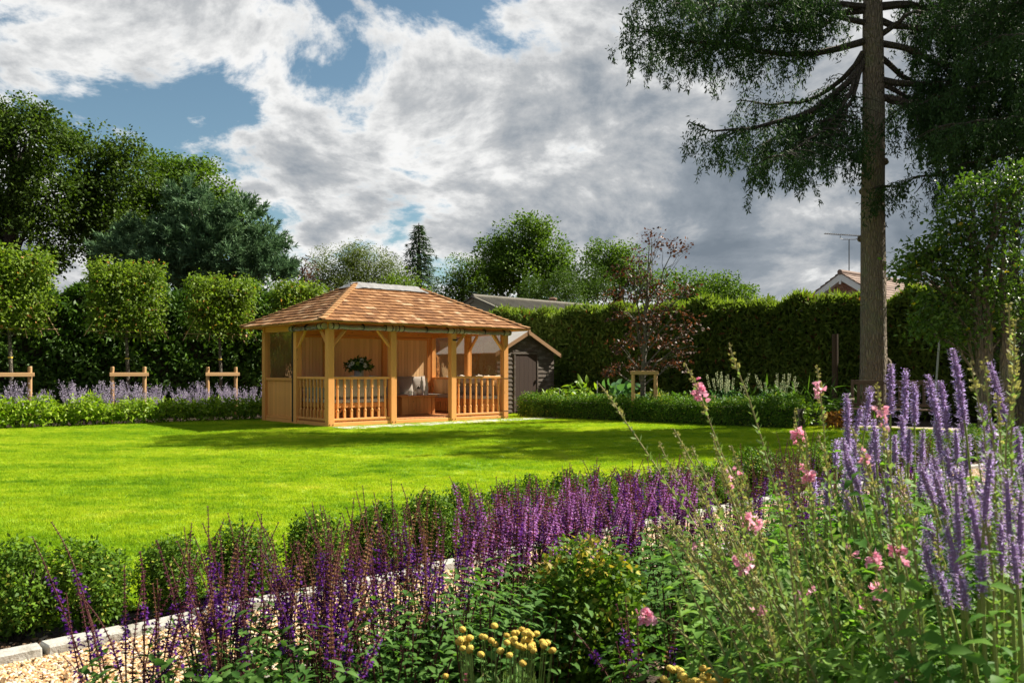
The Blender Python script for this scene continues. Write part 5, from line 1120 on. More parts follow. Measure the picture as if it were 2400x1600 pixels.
bush('skimmia', 'variegated low shrub left of the beech stake frame', rb(3.2, 1.3), .5, .38, .10, .045, leafmat('variegated_leaf', (.06, .13, .02), (.22, .26, .06), .35, .3, tip=((.5, .42, .1), .15)), 14, 40)
bush('hydrangea', 'green shrub between stake frame and pale spiky plants', rb(4.3, .9), .5, .36, .12, .06, L_BED, 12, 40)
bush('daylily', 'arching strappy leaved plant near the bench', rb(7.2, 1.2), .42, .45, .45, .02, L_BED, 8, 22, rc=.25)
bush('geranium', 'lush green perennial at the bench end of the low hedge', rb(7.3, .35), .5, .30, .09, .06, L_FATS, 12, 40)
bush('laurel_shrub', 'rounded glossy shrub behind the end of the low hedge', rb(6.7, .9), .42, .42, .10, .045, L_BOX, 14, 46)
bush('fern', 'dark ferny plant in shade before the conifer hedge', rb(5.6, 2.6), .6, .35, .3, .05, L_BED, 8, 26, rc=.3)
bush('fern', 'dark ferny plant in shade left of the spruce trunk', rb(7.6, 2.6), .6, .35, .3, .05, L_BED, 8, 26, rc=.3)
bush('heuchera', 'orange-leaved low plant beside the bench leg', rb(8.0, .55), .25, .16, .08, .06, leafmat('orange_leaf', (.22, .09, .02), (.38, .18, .04), .5, .3), 10, 22)
def spiky(label, pos, n, h0, h1, rad):
    r = empty('hyssop', pos, 0, label, 'plant', 'pale spiky plants behind the low hedge'); P, o_ = shell(44, (0, 0, .42), (rad, rad, .36), .2, -.6); V, F = clumps(P, o_, 12, .16, .4, .07, .03, .9, 'f'); link('foliage', npmesh('foliage', V, F, L_BLUEG), r)
    for k in range(n):
        a = random.uniform(0, 6.28); q = rad * math.sqrt(random.random()); h = random.uniform(h0, h1); top = np.array([math.cos(a) * q * 1.15, math.sin(a) * q * 1.15, h]); bs = np.array([math.cos(a) * q * .7, math.sin(a) * q * .7, .3]); m_ = 70
        fz = rng.uniform(.62, 1, (m_, 1)); an = rng.uniform(0, 6.28, m_); o_ = np.stack([np.cos(an), np.sin(an), np.full(m_, .35)], 1); V, F = leaves(bs + (top - bs) * fz + o_ * .012, o_, rdir(m_), .022, .016); b = MB().tube([tuple(bs), tuple(top)], [.006, .003], 5, cap=False)
        bv = np.array(b.v); bf = [np.array([q_ for q_ in b.f])]; VV, FF, mi = join((V, F, 0), (bv, bf, 1)); link('flower_spike', npmesh('flower_spike', VV, FF, [L_WSPK, L_BLUEG], mi), r)
spiky('greenish-white flower spikes, left clump behind the low hedge', rb(5.3, .95), 16, .85, 1.2, .45); spiky('greenish-white flower spikes, right clump behind the low hedge', rb(6.35, 1.35), 15, .8, 1.15, .42)
M_GALV = plain('grey_stake', (.33, .32, .30), .6)
for a, o_, h, lab in ((.75, .5, .75, 'thin pale marker stake before the shed, shorter one'), (1.75, .8, .95, 'thin pale marker stake right of the fatsia'), ): tag(MB().tube([(0, 0, -.05), (.01, 0, h)], .012, 8).build('marker_stake', M_GALV, None, loc=rb(a, o_)), lab, 'stake')
tag(MB().tube([(0, 0, -.05), (.05, .02, 1.0), (.14, .05, 2.05)], [.02, .018, .016], 8).build('metal_pole', M_GALV, None, loc=at(2189, HZ, 15.0) - Vector((0, 0, CAMH))), 'leaning grey metal pole in the shade left of the holly', 'pole')
tag(MB().tube([(0, 0, -.05), (0, 0, 2.1)], [.075, .07], 12).build('fence_post', wood('rotten_post', (.045, .028, .018), (.10, .065, .04), 2, .9), None, loc=at(1957, HZ, 20.3) - Vector((0, 0, CAMH))), 'old round wooden post against the conifer hedge left of the spruce', 'post')
tag(MB().lathe([(0, 0), (.1, 0), (.14, .22), (.15, .22), (.15, .26), (.13, .26), (.11, .2)], n=16, cap=False).build('flower_pot', plain('clay_pot', (.28, .15, .09), .8), None, loc=rb(4.6, 1.5, .35)), 'terracotta pot half hidden behind the beech stake frame', 'pot')
# olive bush seen through the gazebo screens
ol = empty('olive_bush', gl(6.1, 2.2), 0, 'grey-green olive bush seen through the clear side screen of the gazebo', 'bush'); P, o_ = shell(120, (0, 0, .95), (.5, .5, .6), .3); V, F = clumps(P, o_, 22, .18, .4, .06, .014, 1, 'd'); link('crown', npmesh('crown', V, F, leafmat('olive_leaf', (.20, .22, .13), (.36, .36, .22), .6, .3)), ol); MB().tube([(0, 0, 0), (.02, 0, .6)], [.04, .03], 8).build('trunk', M_BARK, ol)
# paving under the bench
bp = sheet('bench_paving', [(6.2, 17.0), (9.6, 15.4), (10.6, 17.3), (7.2, 18.9)], .006, plain('buff_paving', (.38, .31, .23), .9, .2, 3)); bp['label'] = 'buff paved patch under the garden bench'
bl = at(1985, HZ, 17.7); bl.z = 0
bn = empty('garden_bench', bl + Vector((.0, -.25, 0)), R(-24), 'weathered brown slatted garden bench at the foot of the spruce', 'bench'); M_BEN = wood('weathered_teak', (.10, .06, .04), (.20, .13, .09), 0, .8); M_BENZ = wood('weathered_teak_upright', (.10, .06, .04), (.20, .13, .09), 2, .8); M_BENT = wood('weathered_teak_arm', (.26, .21, .15), (.40, .33, .24), 1, .8)
for x in (0, 1.6):
    MB().bar((x, .28, 0), (x, .36, 1.02), .06, .06, (0, 1, 0)).build('leg', M_BENZ, bn, bevel=.004); MB().box(x - .03, x + .03, -.36, -.30, 0, .60).build('leg', M_BENZ, bn, bevel=.004)
    MB().box(x - .05, x + .05, -.42, .30, .602, .64).build('armrest', M_BENT, bn, bevel=.006); MB().box(x - .02, x + .02, -.29, .27, .34, .41).build('side_rail', M_BEN, bn)
for k in range(5): MB().box(-.03, 1.63, -.34 + k * .115, -.24 + k * .115, .415, .44).build('seat_slat', M_BEN, bn, bevel=.004)
MB().bar((-.02, .365, .97), (1.62, .365, .97), .05, .09, (0, 0, 1)).build('top_rail', M_BEN, bn, bevel=.005); MB().bar((.03, .31, .5), (1.57, .31, .5), .04, .06).build('back_rail', M_BEN, bn)
for k in range(13): x = .12 + k * .113; MB().bar((x, .312, .53), (x, .358, .925), .06, .018, (0, 1, 0)).build('back_slat', M_BENZ, bn)

# ---------------------------------------------------------------- foreground: box plants, salvias, hyssop, toadflax, cotton lavender
L_BOXN = leafmat('box_plant_leaf', (.026, .075, .009), (.15, .26, .027), .42, .28, mscale=9.0, spec=.3, tip=((.34, .36, .06), .06))
def boxplant_me(rx, rz, n, ln=.021):
    P, o_ = shell(n, (0, 0, rz * 1.02), (rx, rx, rz), .45, -.92); P *= 1 + .10 * np.sin(P[:, :1] * 21) * np.cos(P[:, 1:2] * 19); V, F = clumps(P, o_, 22, .055, .55, ln, ln * .58, 1.0, 'd', outw=.8, curl=.25); return npmesh('foliage', V, F, L_BOXN)
BME = [boxplant_me(.165, .19, 300) for _ in range(4)]
def boxstem():
    b = MB()
    for k in range(9): a = random.uniform(0, 6.28); b.tube([(math.cos(a) * .02, math.sin(a) * .02, -.02), (math.cos(a) * .08, math.sin(a) * .08, .15), (math.cos(a) * .13, math.sin(a) * .13, .3)], [.006, .005, .002], 5, cap=False)
    return b.mesh('stems', M_BARK)
BST = boxstem()
def boxplant(x, y, s, label, sz=1.0):
    r = empty('box_plant', (x, y, 0), random.uniform(0, 6.28), label, 'box plant', 'box plants in a row between lawn and path'); r.scale = (s, s, s * sz); link('foliage', BME[random.randrange(4)], r); link('stems', BST, r)
boxplant(-2.24, 3.80, 1.08, 'box plant at the left edge, nearest and largest of the row'); boxplant(-1.98, 3.94, 1.0, 'box plant touching the largest one at the left edge'); boxplant(-1.70, 4.20, .92, 'second separate box clump from the left, behind dark salvia spikes'); boxplant(-1.42, 4.46, .98, 'third separate box clump from the left of the row'); boxplant(-1.10, 4.72, 1.0, 'fourth box clump from the left, dark and upright')
boxplant(-.80, 5.03, 1.02, 'fifth box clump, just left of the magenta salvias')
rp = resample(ROW[7:], .34)
for i, (x, y) in enumerate(rp): boxplant(x, y, random.uniform(.95, 1.14), 'dark box plant in the joined stretch of the row behind the magenta salvias')

L_SALV = leafmat('salvia_leaf', (.035, .105, .020), (.12, .235, .045), .5, .4, mscale=4); L_STEM = leafmat('salvia_stem', (.07, .05, .03), (.10, .11, .04), .6, .0); M_DSTEM = leafmat('maroon_stem', (.06, .018, .022), (.12, .05, .04), .6, 0)
L_VIO = leafmat('violet_petal', (.065, .012, .15), (.16, .035, .29), .5, .3, (1.2, .7, 1.3)); L_CALD = leafmat('dark_calyx', (.07, .018, .045), (.17, .05, .075), .6, .2, (1.2, .8, .8))
L_MAG = leafmat('magenta_petal', (.27, .10, .33), (.52, .26, .56), .5, .35, (1.1, .8, 1.1)); L_CALM = leafmat('maroon_calyx', (.15, .03, .07), (.30, .09, .12), .6, .25, (1.2, .8, .8)); L_SEED = leafmat('spent_calyx', (.17, .085, .035), (.32, .18, .09), .7, .25)
def stem_path(base, tip, bow=.2, n=12):
    base = np.array(base, float); tip = np.array(tip, float); L_ = np.linalg.norm(tip - base); c = base + np.array([(tip[0] - base[0]) * .25, (tip[1] - base[1]) * .25, (tip[2] - base[2]) * .6]) + rng.normal(size=3) * bow * L_ * .4
    t_ = np.linspace(0, 1, n)[:, None]; return base * (1 - t_) ** 2 + 2 * c * t_ * (1 - t_) + tip * t_ ** 2
def along(P, f):
    s = np.concatenate([[0], np.cumsum(np.linalg.norm(np.diff(P, axis=0), axis=1))]); q = np.clip(f, 0, 1) * s[-1]; X = np.stack([np.interp(q, s, P[:, k]) for k in range(3)], 1); T = np.gradient(P, axis=0); return X, unit(np.stack([np.interp(q, s, T[:, k]) for k in range(3)], 1)), s[-1]
def tubev(P, r, n=5):
    b = MB(); b.tube([tuple(p) for p in P], list(r), n, cap=False); return np.array([tuple(v) for v in b.v]), [np.array(b.f)]
def ring_dirs(T, an, out):
    A = unit(np.cross(T, np.array([.31, .17, .93]))); B = np.cross(T, A); return A * np.cos(an)[:, None] + B * np.sin(an)[:, None] + T * out
def salvia_spike(base, tip, petal, cal, frac, bloom, spent=.0, w=1.0, parent=None, name='flower_spike'):
    P = stem_path(base, tip); L_ = along(P, np.array([1.0]))[2]; nw = int(L_ * frac / .0135); parts = []
    tv, tf = tubev(P, np.linspace(.0032, .0014, len(P))); parts.append((tv, tf, 2))
    k = 7; f = np.repeat(np.linspace(1 - frac, 1, nw), k); prog = np.repeat(np.linspace(0, 1, nw), k); an = np.tile(np.arange(k) * 6.28 / k, nw) + np.repeat(np.arange(nw) * .45, k) + rng.normal(size=nw * k) * .2
    X, T, _ = along(P, f); D = ring_dirs(T, an, .55); sz = (1.05 - .6 * prog) * w
    parts.append((*leaves(X, D, T + rng.normal(size=T.shape) * .3, .0125 * sz * rng.uniform(.8, 1.2, len(X)), .0088 * sz), 1))
    up = (prog > .02) & (prog < bloom) & (rng.uniform(size=len(X)) < .62 * (1 - spent)); X2, T2, D2 = X[up], T[up], D[up]; s2 = sz[up]
    if len(X2):
        for q in range(2): parts.append((*leaves(X2 + D2 * .007, D2 + rng.normal(size=D2.shape) * .35 + T2 * (.3 - .7 * q), T2 + rng.normal(size=T2.shape) * .5, .0135 * s2, .0098 * s2, 'd', .35), 0))
    V, F, mi = join(*parts); return link(name, npmesh(name, V, F, [petal, cal, M_DSTEM], mi), parent)
def leafpairs(Ps, z0, z1, gap, ln, wd, mat, parent, name='leaves', out=.35, curl=.3):
    parts = []
    for P in Ps:
        L_ = along(P, np.array([1.0]))[2]; n = max(2, int((z1 - z0) * L_ / gap)); f = np.repeat(np.linspace(z0, z1, n), 2); an = np.tile([0, math.pi], n) + np.repeat(np.arange(n) * 1.57, 2) + rng.normal(size=2 * n) * .3; X, T, _ = along(P, f); D = ring_dirs(T, an, out); sc = rng.uniform(.7, 1.2, 2 * n) * np.interp(f, [z0, z1], [1.1, .65])
        parts.append((*leaves(X, D, T + rng.normal(size=T.shape) * .25, ln * sc, wd * sc, 'f', curl), 0))
    V, F, mi = join(*parts); return link(name, npmesh(name, V, F, mat, mi), parent)
def salvia(label, x, y, n, h0, h1, spread, kind, group, frac=(.35, .55), leafn=14, lean=(0, 0)):
    r = empty('salvia', (x, y, 0), 0, label, 'salvia', group); Ps = []; n = int(n * (1.3 if kind == 'violet' and h1 > .6 else 1.12))
    for k in range(n):
        a = random.uniform(0, 6.28); q = spread * math.sqrt(random.random()); b = (math.cos(a) * q * .35, math.sin(a) * q * .35, 0); h = random.uniform(h0, h1) * (1 if random.random() > .2 else .82); tip = (math.cos(a) * q + lean[0] * h + random.gauss(0, .055), math.sin(a) * q + lean[1] * h + random.gauss(0, .04), h)
        old = random.random(); fr = random.uniform(*frac)
        if kind == 'violet': salvia_spike(b, tip, L_VIO, L_SEED if old < .3 else L_CALD, fr, random.uniform(.25, .7), .85 if old < .42 else .25, .95, r)
        else: salvia_spike(b, tip, L_VIO if random.random() < .22 else L_MAG, L_SEED if old < .15 else L_CALM, fr, random.uniform(.55, .9), .85 if old < .2 else 0, 1.05, r)
        Ps.append(stem_path(b, tip))
    for k in range(leafn):
        a = random.uniform(0, 6.28); q = spread * 1.1 * math.sqrt(random.random()); Ps.append(stem_path((math.cos(a) * q * .4, math.sin(a) * q * .4, 0), (math.cos(a) * q, math.sin(a) * q, random.uniform(.22, .42)), .3))
    leafpairs(Ps[:n], .06, .42, .05, .05, .020, L_SALV, r); leafpairs(Ps[n:], .15, 1.0, .035, .06, .024, L_SALV, r)
DV = 'dark violet salvias nearest the camera'
for lab, x, y, n, h0, h1, sp in (('violet salvia farthest left, its spikes leaning over the gravel', -1.12, 2.50, 14, .55, .74, .22), ('violet salvia second from the left, in front of the kerb', -.93, 2.74, 17, .56, .76, .22), ('violet salvia third from the left, before the gravel', -.68, 2.74, 19, .56, .78, .22), ('violet salvia fourth from the left, before the gravel', -.44, 2.86, 20, .58, .80, .22), ('tall violet salvia with brown seed spikes left of the magenta ones', -.42, 3.22, 14, .58, .80, .20), ('violet salvia leaning over the kerb between first and second clumps', -1.02, 2.9, 8, .50, .72, .16), ('thin violet salvia growing up against the gravel in the left half', -.78, 3.0, 11, .50, .74, .20), ('violet salvia crossing the gravel below the third box clump', -.60, 3.02, 14, .52, .76, .20), ('violet salvia with many brown spikes in the lower left', -.85, 2.5, 14, .52, .74, .2), ('violet salvia in front of the pale kerb end', -.55, 2.55, 14, .50, .72, .2), ('violet salvia behind the tall brown seed spikes', -.28, 3.12, 15, .58, .78, .2), ('short violet salvia at the bottom left corner', -1.05, 2.28, 7, .34, .48, .2)): salvia(lab, x, y, n, h0, h1, sp, 'violet', DV)
MG = 'magenta salvias in the middle of the bed'
mg = [(-.20, 3.42, .56, .70), (.02, 3.62, .55, .70), (.22, 3.80, .54, .68), (.02, 3.95, .54, .70), (.40, 4.02, .54, .68), (.24, 4.22, .54, .70), (.58, 4.18, .55, .68), (.46, 4.46, .54, .70), (.80, 4.42, .54, .70), (.68, 4.7, .54, .70), (1.02, 4.75, .54, .68), (-.12, 3.78, .56, .70), (.12, 4.12, .55, .68), (.36, 4.42, .55, .68), (.9, 4.95, .54, .68)]
for i, (x, y, a, b_) in enumerate(mg): salvia('magenta salvia clump with maroon calyces flowering before the box row', x, y, 17, a, b_ + .03, .20, 'magenta', MG, (.3, .48))
BK = 'maroon salvias behind the pink toadflax'
for i, (x, y) in enumerate([(1.12, 4.35), (1.35, 4.7), (1.5, 5.2), (1.75, 4.9), (1.9, 5.5), (2.2, 5.6), (2.5, 6.1), (2.0, 6.0), (2.9, 6.3), (3.3, 6.9), (2.7, 5.5), (1.55, 4.4)]): salvia('fading dark purple salvia behind the pink toadflax', x, y, 13, .55, .78, .22, 'violet', BK, (.4, .6))
# a few low spikes close to the lens
for lab, x, y, n, h0, h1, kind in (('three magenta salvia spikes at the bottom edge of the picture', -.22, 2.06, 4, .30, .46, 'magenta'), ('low violet salvia in front of the round box bush', .42, 2.62, 8, .36, .55, 'violet'), ('low violet salvia right of the yellow buttons', .72, 2.15, 7, .34, .52, 'violet'), ('violet salvia at the bottom right corner', 1.12, 1.92, 6, .40, .56, 'violet')): salvia(lab, x, y, n, h0, h1, .18, kind, 'low salvias at the bottom of the picture', (.3, .45), 16)
# leafy salvia foliage in the middle foreground
for i, (x, y, n) in enumerate([(-.34, 2.6, 24), (-.08, 2.75, 30), (.12, 2.95, 26), (-.22, 2.95, 28), (.02, 3.15, 26), (-.62, 2.36, 22), (-.85, 2.36, 18), (.45, 3.4, 22), (.7, 3.2, 26), (.62, 3.65, 26), (.85, 3.9, 24), (.8, 2.55, 24)]):
    r = empty('leafy_clump', (x, y, 0), 0, 'leafy green salvia shoots without flowers under the magenta spikes', 'plant', 'flowerless salvia shoots in the bed'); Ps = []
    for k in range(n): a = random.uniform(0, 6.28); q = .2 * math.sqrt(random.random()); Ps.append(stem_path((math.cos(a) * q * .5, math.sin(a) * q * .5, 0), (math.cos(a) * q, math.sin(a) * q, random.uniform(.25, .52)), .2))
    leafpairs(Ps, .12, 1.0, .036, .062, .026, L_SALV, r); b = MB(); [b.tube([tuple(p) for p in P[::3]], .0028, 4, cap=False) for P in Ps]; b.build('stems', M_DSTEM, r)
# round box bush
r = empty('box_ball', (.27, 3.1, 0), 0, 'round clipped box bush with yellowed tips among the salvias', 'box plant')
P, o_ = shell(330, (0, 0, .28), (.21, .21, .27), .55, -.9); V, F = clumps(P, o_, 24, .07, .55, .026, .016, 1, 'd', outw=.8); link('foliage', npmesh('foliage', V, F, L_BOXN), r)
P, o_ = shell(34, (0, 0, .30), (.19, .19, .26), .92, .55); V, F = clumps(P, o_, 12, .05, .6, .026, .016, 1, 'd'); link('yellowed_tips', npmesh('yellowed_tips', V, F, leafmat('yellowed_box_leaf', (.28, .24, .03), (.45, .33, .07), .4, .35)), r); link('stems', BST, r)
# cotton lavender with yellow buttons
M_BTN = NT('yellow_button'); q = M_BTN.noise(M_BTN.coord('Object'), 260, 2); M_BTN.P(Base_Color=M_BTN.mix(M_BTN.rand(), M_BTN.mix(q, (.38, .22, .02), (.54, .36, .04)), M_BTN.mix(q, (.46, .32, .03), (.60, .46, .08))), Roughness=.8); M_BTN.bump(q, 1.0, .004); M_BTN = M_BTN.mat
M_BTC = plain('cream_button', (.60, .55, .22), .8, .2, 200); L_SANT = leafmat('cotton_lavender_leaf', (.11, .17, .05), (.22, .30, .09), .7, .3); M_BTO = plain('spent_button', (.25, .15, .06), .9, .3, 150)
def button_me(m, s):
    bm = bmesh.new(); bmesh.ops.create_icosphere(bm, subdivisions=2, radius=.0102 * s)
    for v in bm.verts: v.co.z *= .8; v.co *= random.uniform(.92, 1.08)
    me = bpy.data.meshes.new('flower_button'); bm.to_mesh(me); bm.free(); me.materials.append(m); return me
BT = [button_me(M_BTN, 1), button_me(M_BTN, 1.1), button_me(M_BTC, 1.15), button_me(M_BTO, .75)]
def cotton(label, x, y, n, h, spread, extra):
    r = empty('cotton_lavender', (x, y, 0), 0, label, 'plant', 'cotton lavender with yellow buttons'); st = MB(); 
    for k in range(n):
        a = random.uniform(0, 6.28); q = spread * math.sqrt(random.random()); px, py = math.cos(a) * q * 1.25, math.sin(a) * q * .8; z = h + random.uniform(-.035, .025) - q * .22; kind = BT[random.randrange(2)]
        st.tube([(px * .6, py * .6, .08), (px * .9, py * .9, z * .7), (px, py, z)], [.0018, .0015, .0012], 4, cap=False); link('flower_button', kind, r, (px, py, z), (random.uniform(-.4, .4), random.uniform(-.4, .4), 0))
    for (px, py, z, k) in extra: st.tube([(px * .7, py * .7, .05), (px, py, z)], [.0018, .0012], 4, cap=False); link('flower_button', BT[k], r, (px, py, z))
    st.build('stems', L_SANT, r); n = 900; a = rng.uniform(0, 6.28, n); q = spread * 1.2 * np.sqrt(rng.uniform(size=n)); C = np.stack([np.cos(a) * q, np.sin(a) * q, rng.uniform(.02, h * .62, n)], 1); V, F = leaves(C, rng.normal(size=(n, 3)) * .4 + np.array([0, 0, 1]), rdir(n), .05, .0035); link('foliage', npmesh('foliage', V, F, L_SANT), r)
cotton('cotton lavender with a domed bunch of yellow buttons in the bottom middle', -.02, 2.42, 52, .445, .115, [(.10, -.12, .28, 2), (.03, -.2, .24, 2), (.11, -.2, .25, 2), (.16, -.1, .27, 3), (.19, -.1, .275, 3), (.2, -.14, .25, 3), (-.17, -.02, .33, 0)])
cotton('cotton lavender with yellow buttons cut by the bottom edge', .48, 2.18, 46, .415, .10, [(.14, -.02, .34, 0), (.17, 0, .345, 1), (.19, -.02, .34, 3)])

# anise hyssop
L_LIL = leafmat('lilac_floret', (.56, .46, .76), (.78, .70, .90), .6, .5, (1, .9, 1.2)); L_HCAL = leafmat('hyssop_calyx', (.26, .17, .30), (.46, .34, .50), .6, .25, (1, .8, 1)); L_HYL = leafmat('hyssop_leaf', (.045, .14, .018), (.16, .30, .04), .45, .45, mscale=3); L_HST = leafmat('hyssop_stem', (.16, .22, .05), (.26, .30, .08), .6, 0)
def hyssop_spike(base, tip, lf, parent, w=1.0):
    P = stem_path(base, tip, .05); L_ = along(P, np.array([1.0]))[2]; frac = min(.8, lf / L_); nw = max(8, int(lf / .0075)); parts = []
    tv, tf = tubev(P, np.linspace(.0045, .003, len(P)), 6); parts.append((tv, tf, 2)); Q = along(P, np.linspace(1 - frac * .95, 1, 8))[0]; tv, tf = tubev(Q, np.array([.004, .0065, .0075, .0075, .007, .0065, .005, .003]) * w, 8); parts.append((tv, tf, 1))
    k = 13; prog = np.repeat(np.linspace(0, 1, nw), k); f = 1 - frac + frac * prog + rng.normal(size=nw * k) * .0015; an = rng.uniform(0, 6.28, nw * k); X, T, _ = along(P, f); sz = np.interp(prog, [0, .15, .8, 1], [.85, 1, .95, .5]) * w; D = ring_dirs(T, an, .25)
    parts.append((*leaves(X + D * .005, D + T * .3, T + rng.normal(size=T.shape) * .2, .011 * sz, .006 * sz), 1)); D2 = D + rng.normal(size=D.shape) * .3; ok = rng.uniform(size=len(X)) < .72
    parts.append((*leaves((X + D * .0075 * sz[:, None])[ok], D2[ok], (T + rng.normal(size=T.shape) * .4)[ok], .0115 * sz[ok], .0054 * sz[ok], 'd', .1), 0)); ok = rng.uniform(size=len(X)) < .3; parts.append((*leaves((X + D * .012)[ok], D2[ok], T[ok], .0155 * sz[ok], .0022, 'd', -.1), 0))
    V, F, mi = join(*parts); return link('flower_spike', npmesh('flower_spike', V, F, [L_LIL, L_HCAL, L_HST], mi), parent)
def hyssop(label, bx, by, tips, extra=6):
    r = empty('hyssop', (bx, by, 0), 0, label, 'hyssop', 'lilac hyssops on the right'); o = Vector((bx, by, 0)); Ps = []
    for (x, y, d, lf) in tips:
        t_ = atd(x, y, d) - o; b = ((t_.x) * .3 + random.uniform(-.05, .05), t_.y * .3 + random.uniform(-.05, .05), 0); hyssop_spike(b, t_, lf, r, random.uniform(.8, .95) * (.78 if d < 2 else 1.0)); Ps.append(stem_path(b, t_, .05))
    n = len(Ps)
    for k in range(extra * 3): a = random.uniform(0, 6.28); q = .3 * math.sqrt(random.random()); Ps.append(stem_path((math.cos(a) * q * .4, math.sin(a) * q * .4, 0), (math.cos(a) * q, math.sin(a) * q, random.uniform(.45, .9)), .15))
    leafpairs(Ps[:n], .15, .72, .06, .062, .034, L_HYL, r, out=.2, curl=.35); leafpairs(Ps[n:], .2, 1.0, .05, .07, .038, L_HYL, r, out=.2, curl=.35); b = MB(); [b.tube([tuple(p) for p in P[::3]], .003, 4, cap=False) for P in Ps[n:]]; b.build('stems', L_HST, r)
hyssop('lilac hyssop in front of the garden bench', 1.12, 3.0, [(1945, 905, 3.0, .21), (1978, 935, 3.05, .17), (2000, 890, 3.1, .16), (2012, 985, 2.95, .18), (1965, 1010, 2.9, .16), (1900, 1105, 2.8, .10), (1988, 1040, 3.2, .14), (1945, 1075, 3.1, .12), (1868, 1085, 3.3, .12), (1920, 1010, 3.4, .12)])
hyssop('lilac hyssop before the foot of the spruce trunk', 1.35, 2.9, [(2046, 838, 2.9, .18), (2080, 848, 2.95, .19), (2100, 878, 3.0, .15), (2070, 955, 2.8, .14), (2088, 985, 2.75, .12), (2055, 1000, 3.1, .12), (2035, 1085, 2.9, .1), (2120, 990, 2.9, .12), (2030, 960, 3.3, .14)])
hyssop('tallest lilac hyssop, its spikes against the dark holly', 1.55, 2.75, [(2188, 802, 2.7, .24), (2132, 862, 2.75, .2), (2160, 875, 2.8, .19), (2205, 905, 2.8, .15), (2150, 970, 2.65, .13), (2172, 1025, 2.5, .13), (2225, 1000, 2.75, .14), (2195, 985, 2.9, .12), (2140, 1060, 2.6, .1), (2210, 1050, 3.0, .1)])
hyssop('lilac hyssop at the right edge of the picture', 1.72, 2.6, [(2272, 832, 2.6, .2), (2255, 930, 2.5, .16), (2308, 940, 2.6, .12), (2335, 985, 2.5, .16), (2348, 1060, 2.4, .14), (2280, 1050, 2.4, .2), (2255, 1010, 2.3, .18), (2325, 1090, 2.7, .12), (2240, 1100, 2.8, .1)])
hyssop('nearest lilac hyssop with thick spikes in the bottom right', .98, 1.68, [(2195, 1108, 1.68, .15), (2168, 1188, 1.66, .14), (2225, 1130, 1.72, .14), (2275, 1040, 1.68, .15), (2312, 1080, 1.66, .16), (2345, 1130, 1.65, .15), (2250, 1262, 1.62, .09), (2150, 1300, 1.62, .09), (2260, 1200, 1.75, .11), (2325, 1230, 1.6, .1), (2180, 1260, 1.72, .1), (2205, 1320, 1.62, .07), (2300, 1180, 1.72, .12), (2120, 1240, 1.75, .09)])

q = random.Random(12)
hyssop('bushy lilac hyssop filling the gap behind the nearest spikes', 1.42, 2.35, [(q.uniform(2110, 2350), q.uniform(960, 1240), q.uniform(2.15, 2.55), q.uniform(.07, .14)) for k in range(11)])
hyssop('shorter lilac hyssop with small spikes above the toadflax leaves', 1.22, 2.6, [(q.uniform(1930, 2130), q.uniform(960, 1130), q.uniform(2.5, 2.85), q.uniform(.07, .14)) for k in range(12)])

# pink toadflax / snapdragon-like perennials with long arching leafy stems
L_TOAD = leafmat('toadflax_leaf', (.13, .22, .065), (.30, .39, .16), .55, .35, mscale=4); L_TST = leafmat('toadflax_stem', (.20, .22, .07), (.32, .27, .12), .6, 0); L_PINK = leafmat('pink_petal', (.76, .30, .47), (.88, .60, .70), .5, .4, (1.1, .8, .85)); L_BUD = leafmat('peach_bud', (.30, .27, .13), (.50, .46, .27), .6, .35); L_TOADL = leafmat('broad_green_leaf', (.08, .20, .035), (.23, .38, .075), .45, .45, mscale=3)
def toad_stem(base, tip, parent, pink, bud, bow=0.0, droop=0.0):
    base = np.array(base, float); tip = np.array(tip, float); L0 = np.linalg.norm(tip - base); up = np.array([0, 0, 1.0])
    c = base + (tip - base) * .5 + up * (.10 + bow) * L0; t_ = np.linspace(0, 1, 22)[:, None]; P = base * (1 - t_) ** 2 + 2 * c * t_ * (1 - t_) + tip * t_ ** 2
    if droop: P = P + up * (-droop) * np.clip(t_ - .78, 0, 1) ** 1.5 * 9 * L0 * .1
    P = P + np.cumsum(rng.normal(size=P.shape), 0) * .0022; L_ = along(P, np.array([1.0]))[2]; parts = []; tv, tf = tubev(P, np.linspace(.0036, .0016, len(P))); parts.append((tv, tf, 1))
    n = int(L_ * .92 / .0095); f = np.linspace(.06, .97, n) + rng.normal(size=n) * .004; an = np.arange(n) * 2.4 + rng.normal(size=n) * .3; X, T, _ = along(P, f); D = ring_dirs(T, an, .55); sz = np.interp(f, [0, .35, .8, 1], [2.6, 1.55, .95, .45]) * rng.uniform(.75, 1.2, n)
    parts.append((*leaves(X, D + np.array([0, 0, .25]), T + rng.normal(size=T.shape) * .3, .0235 * sz, .0092 * sz, 'f', -.12), 0))
    if bud > 0:
        n = int(bud * L_ / .0042); f = 1 - bud * rng.uniform(0, 1, n); X, T, _ = along(P, f); an = rng.uniform(0, 6.28, n); D = ring_dirs(T, an, .8); s_ = np.interp(f, [1 - bud, 1], [1.15, .55]); parts.append((*leaves(X + D * .003, D, rdir(n), .011 * s_, .0085 * s_, 'd', .1), 2)); parts.append((*leaves(X + D * .003, D, rdir(n), .011 * s_, .0085 * s_, 'd', .1), 2))
    if pink > 0:
        f0 = 1 - (bud * random.uniform(.3, .9) if bud else .05); n = int(pink * 26); f = f0 + rng.normal(size=n) * .012; X, T, _ = along(P, f); an = rng.uniform(0, 6.28, n); D = ring_dirs(T, an, .3)
        for q in range(2): parts.append((*leaves(X + D * .007, D + rng.normal(size=D.shape) * .5, rdir(n), .0145, .0125, 'f', .4), 3))
    V, F, mi = join(*parts); return link('stem', npmesh('stem', V, F, [L_TOAD, L_TST, L_BUD, L_PINK], mi), parent)
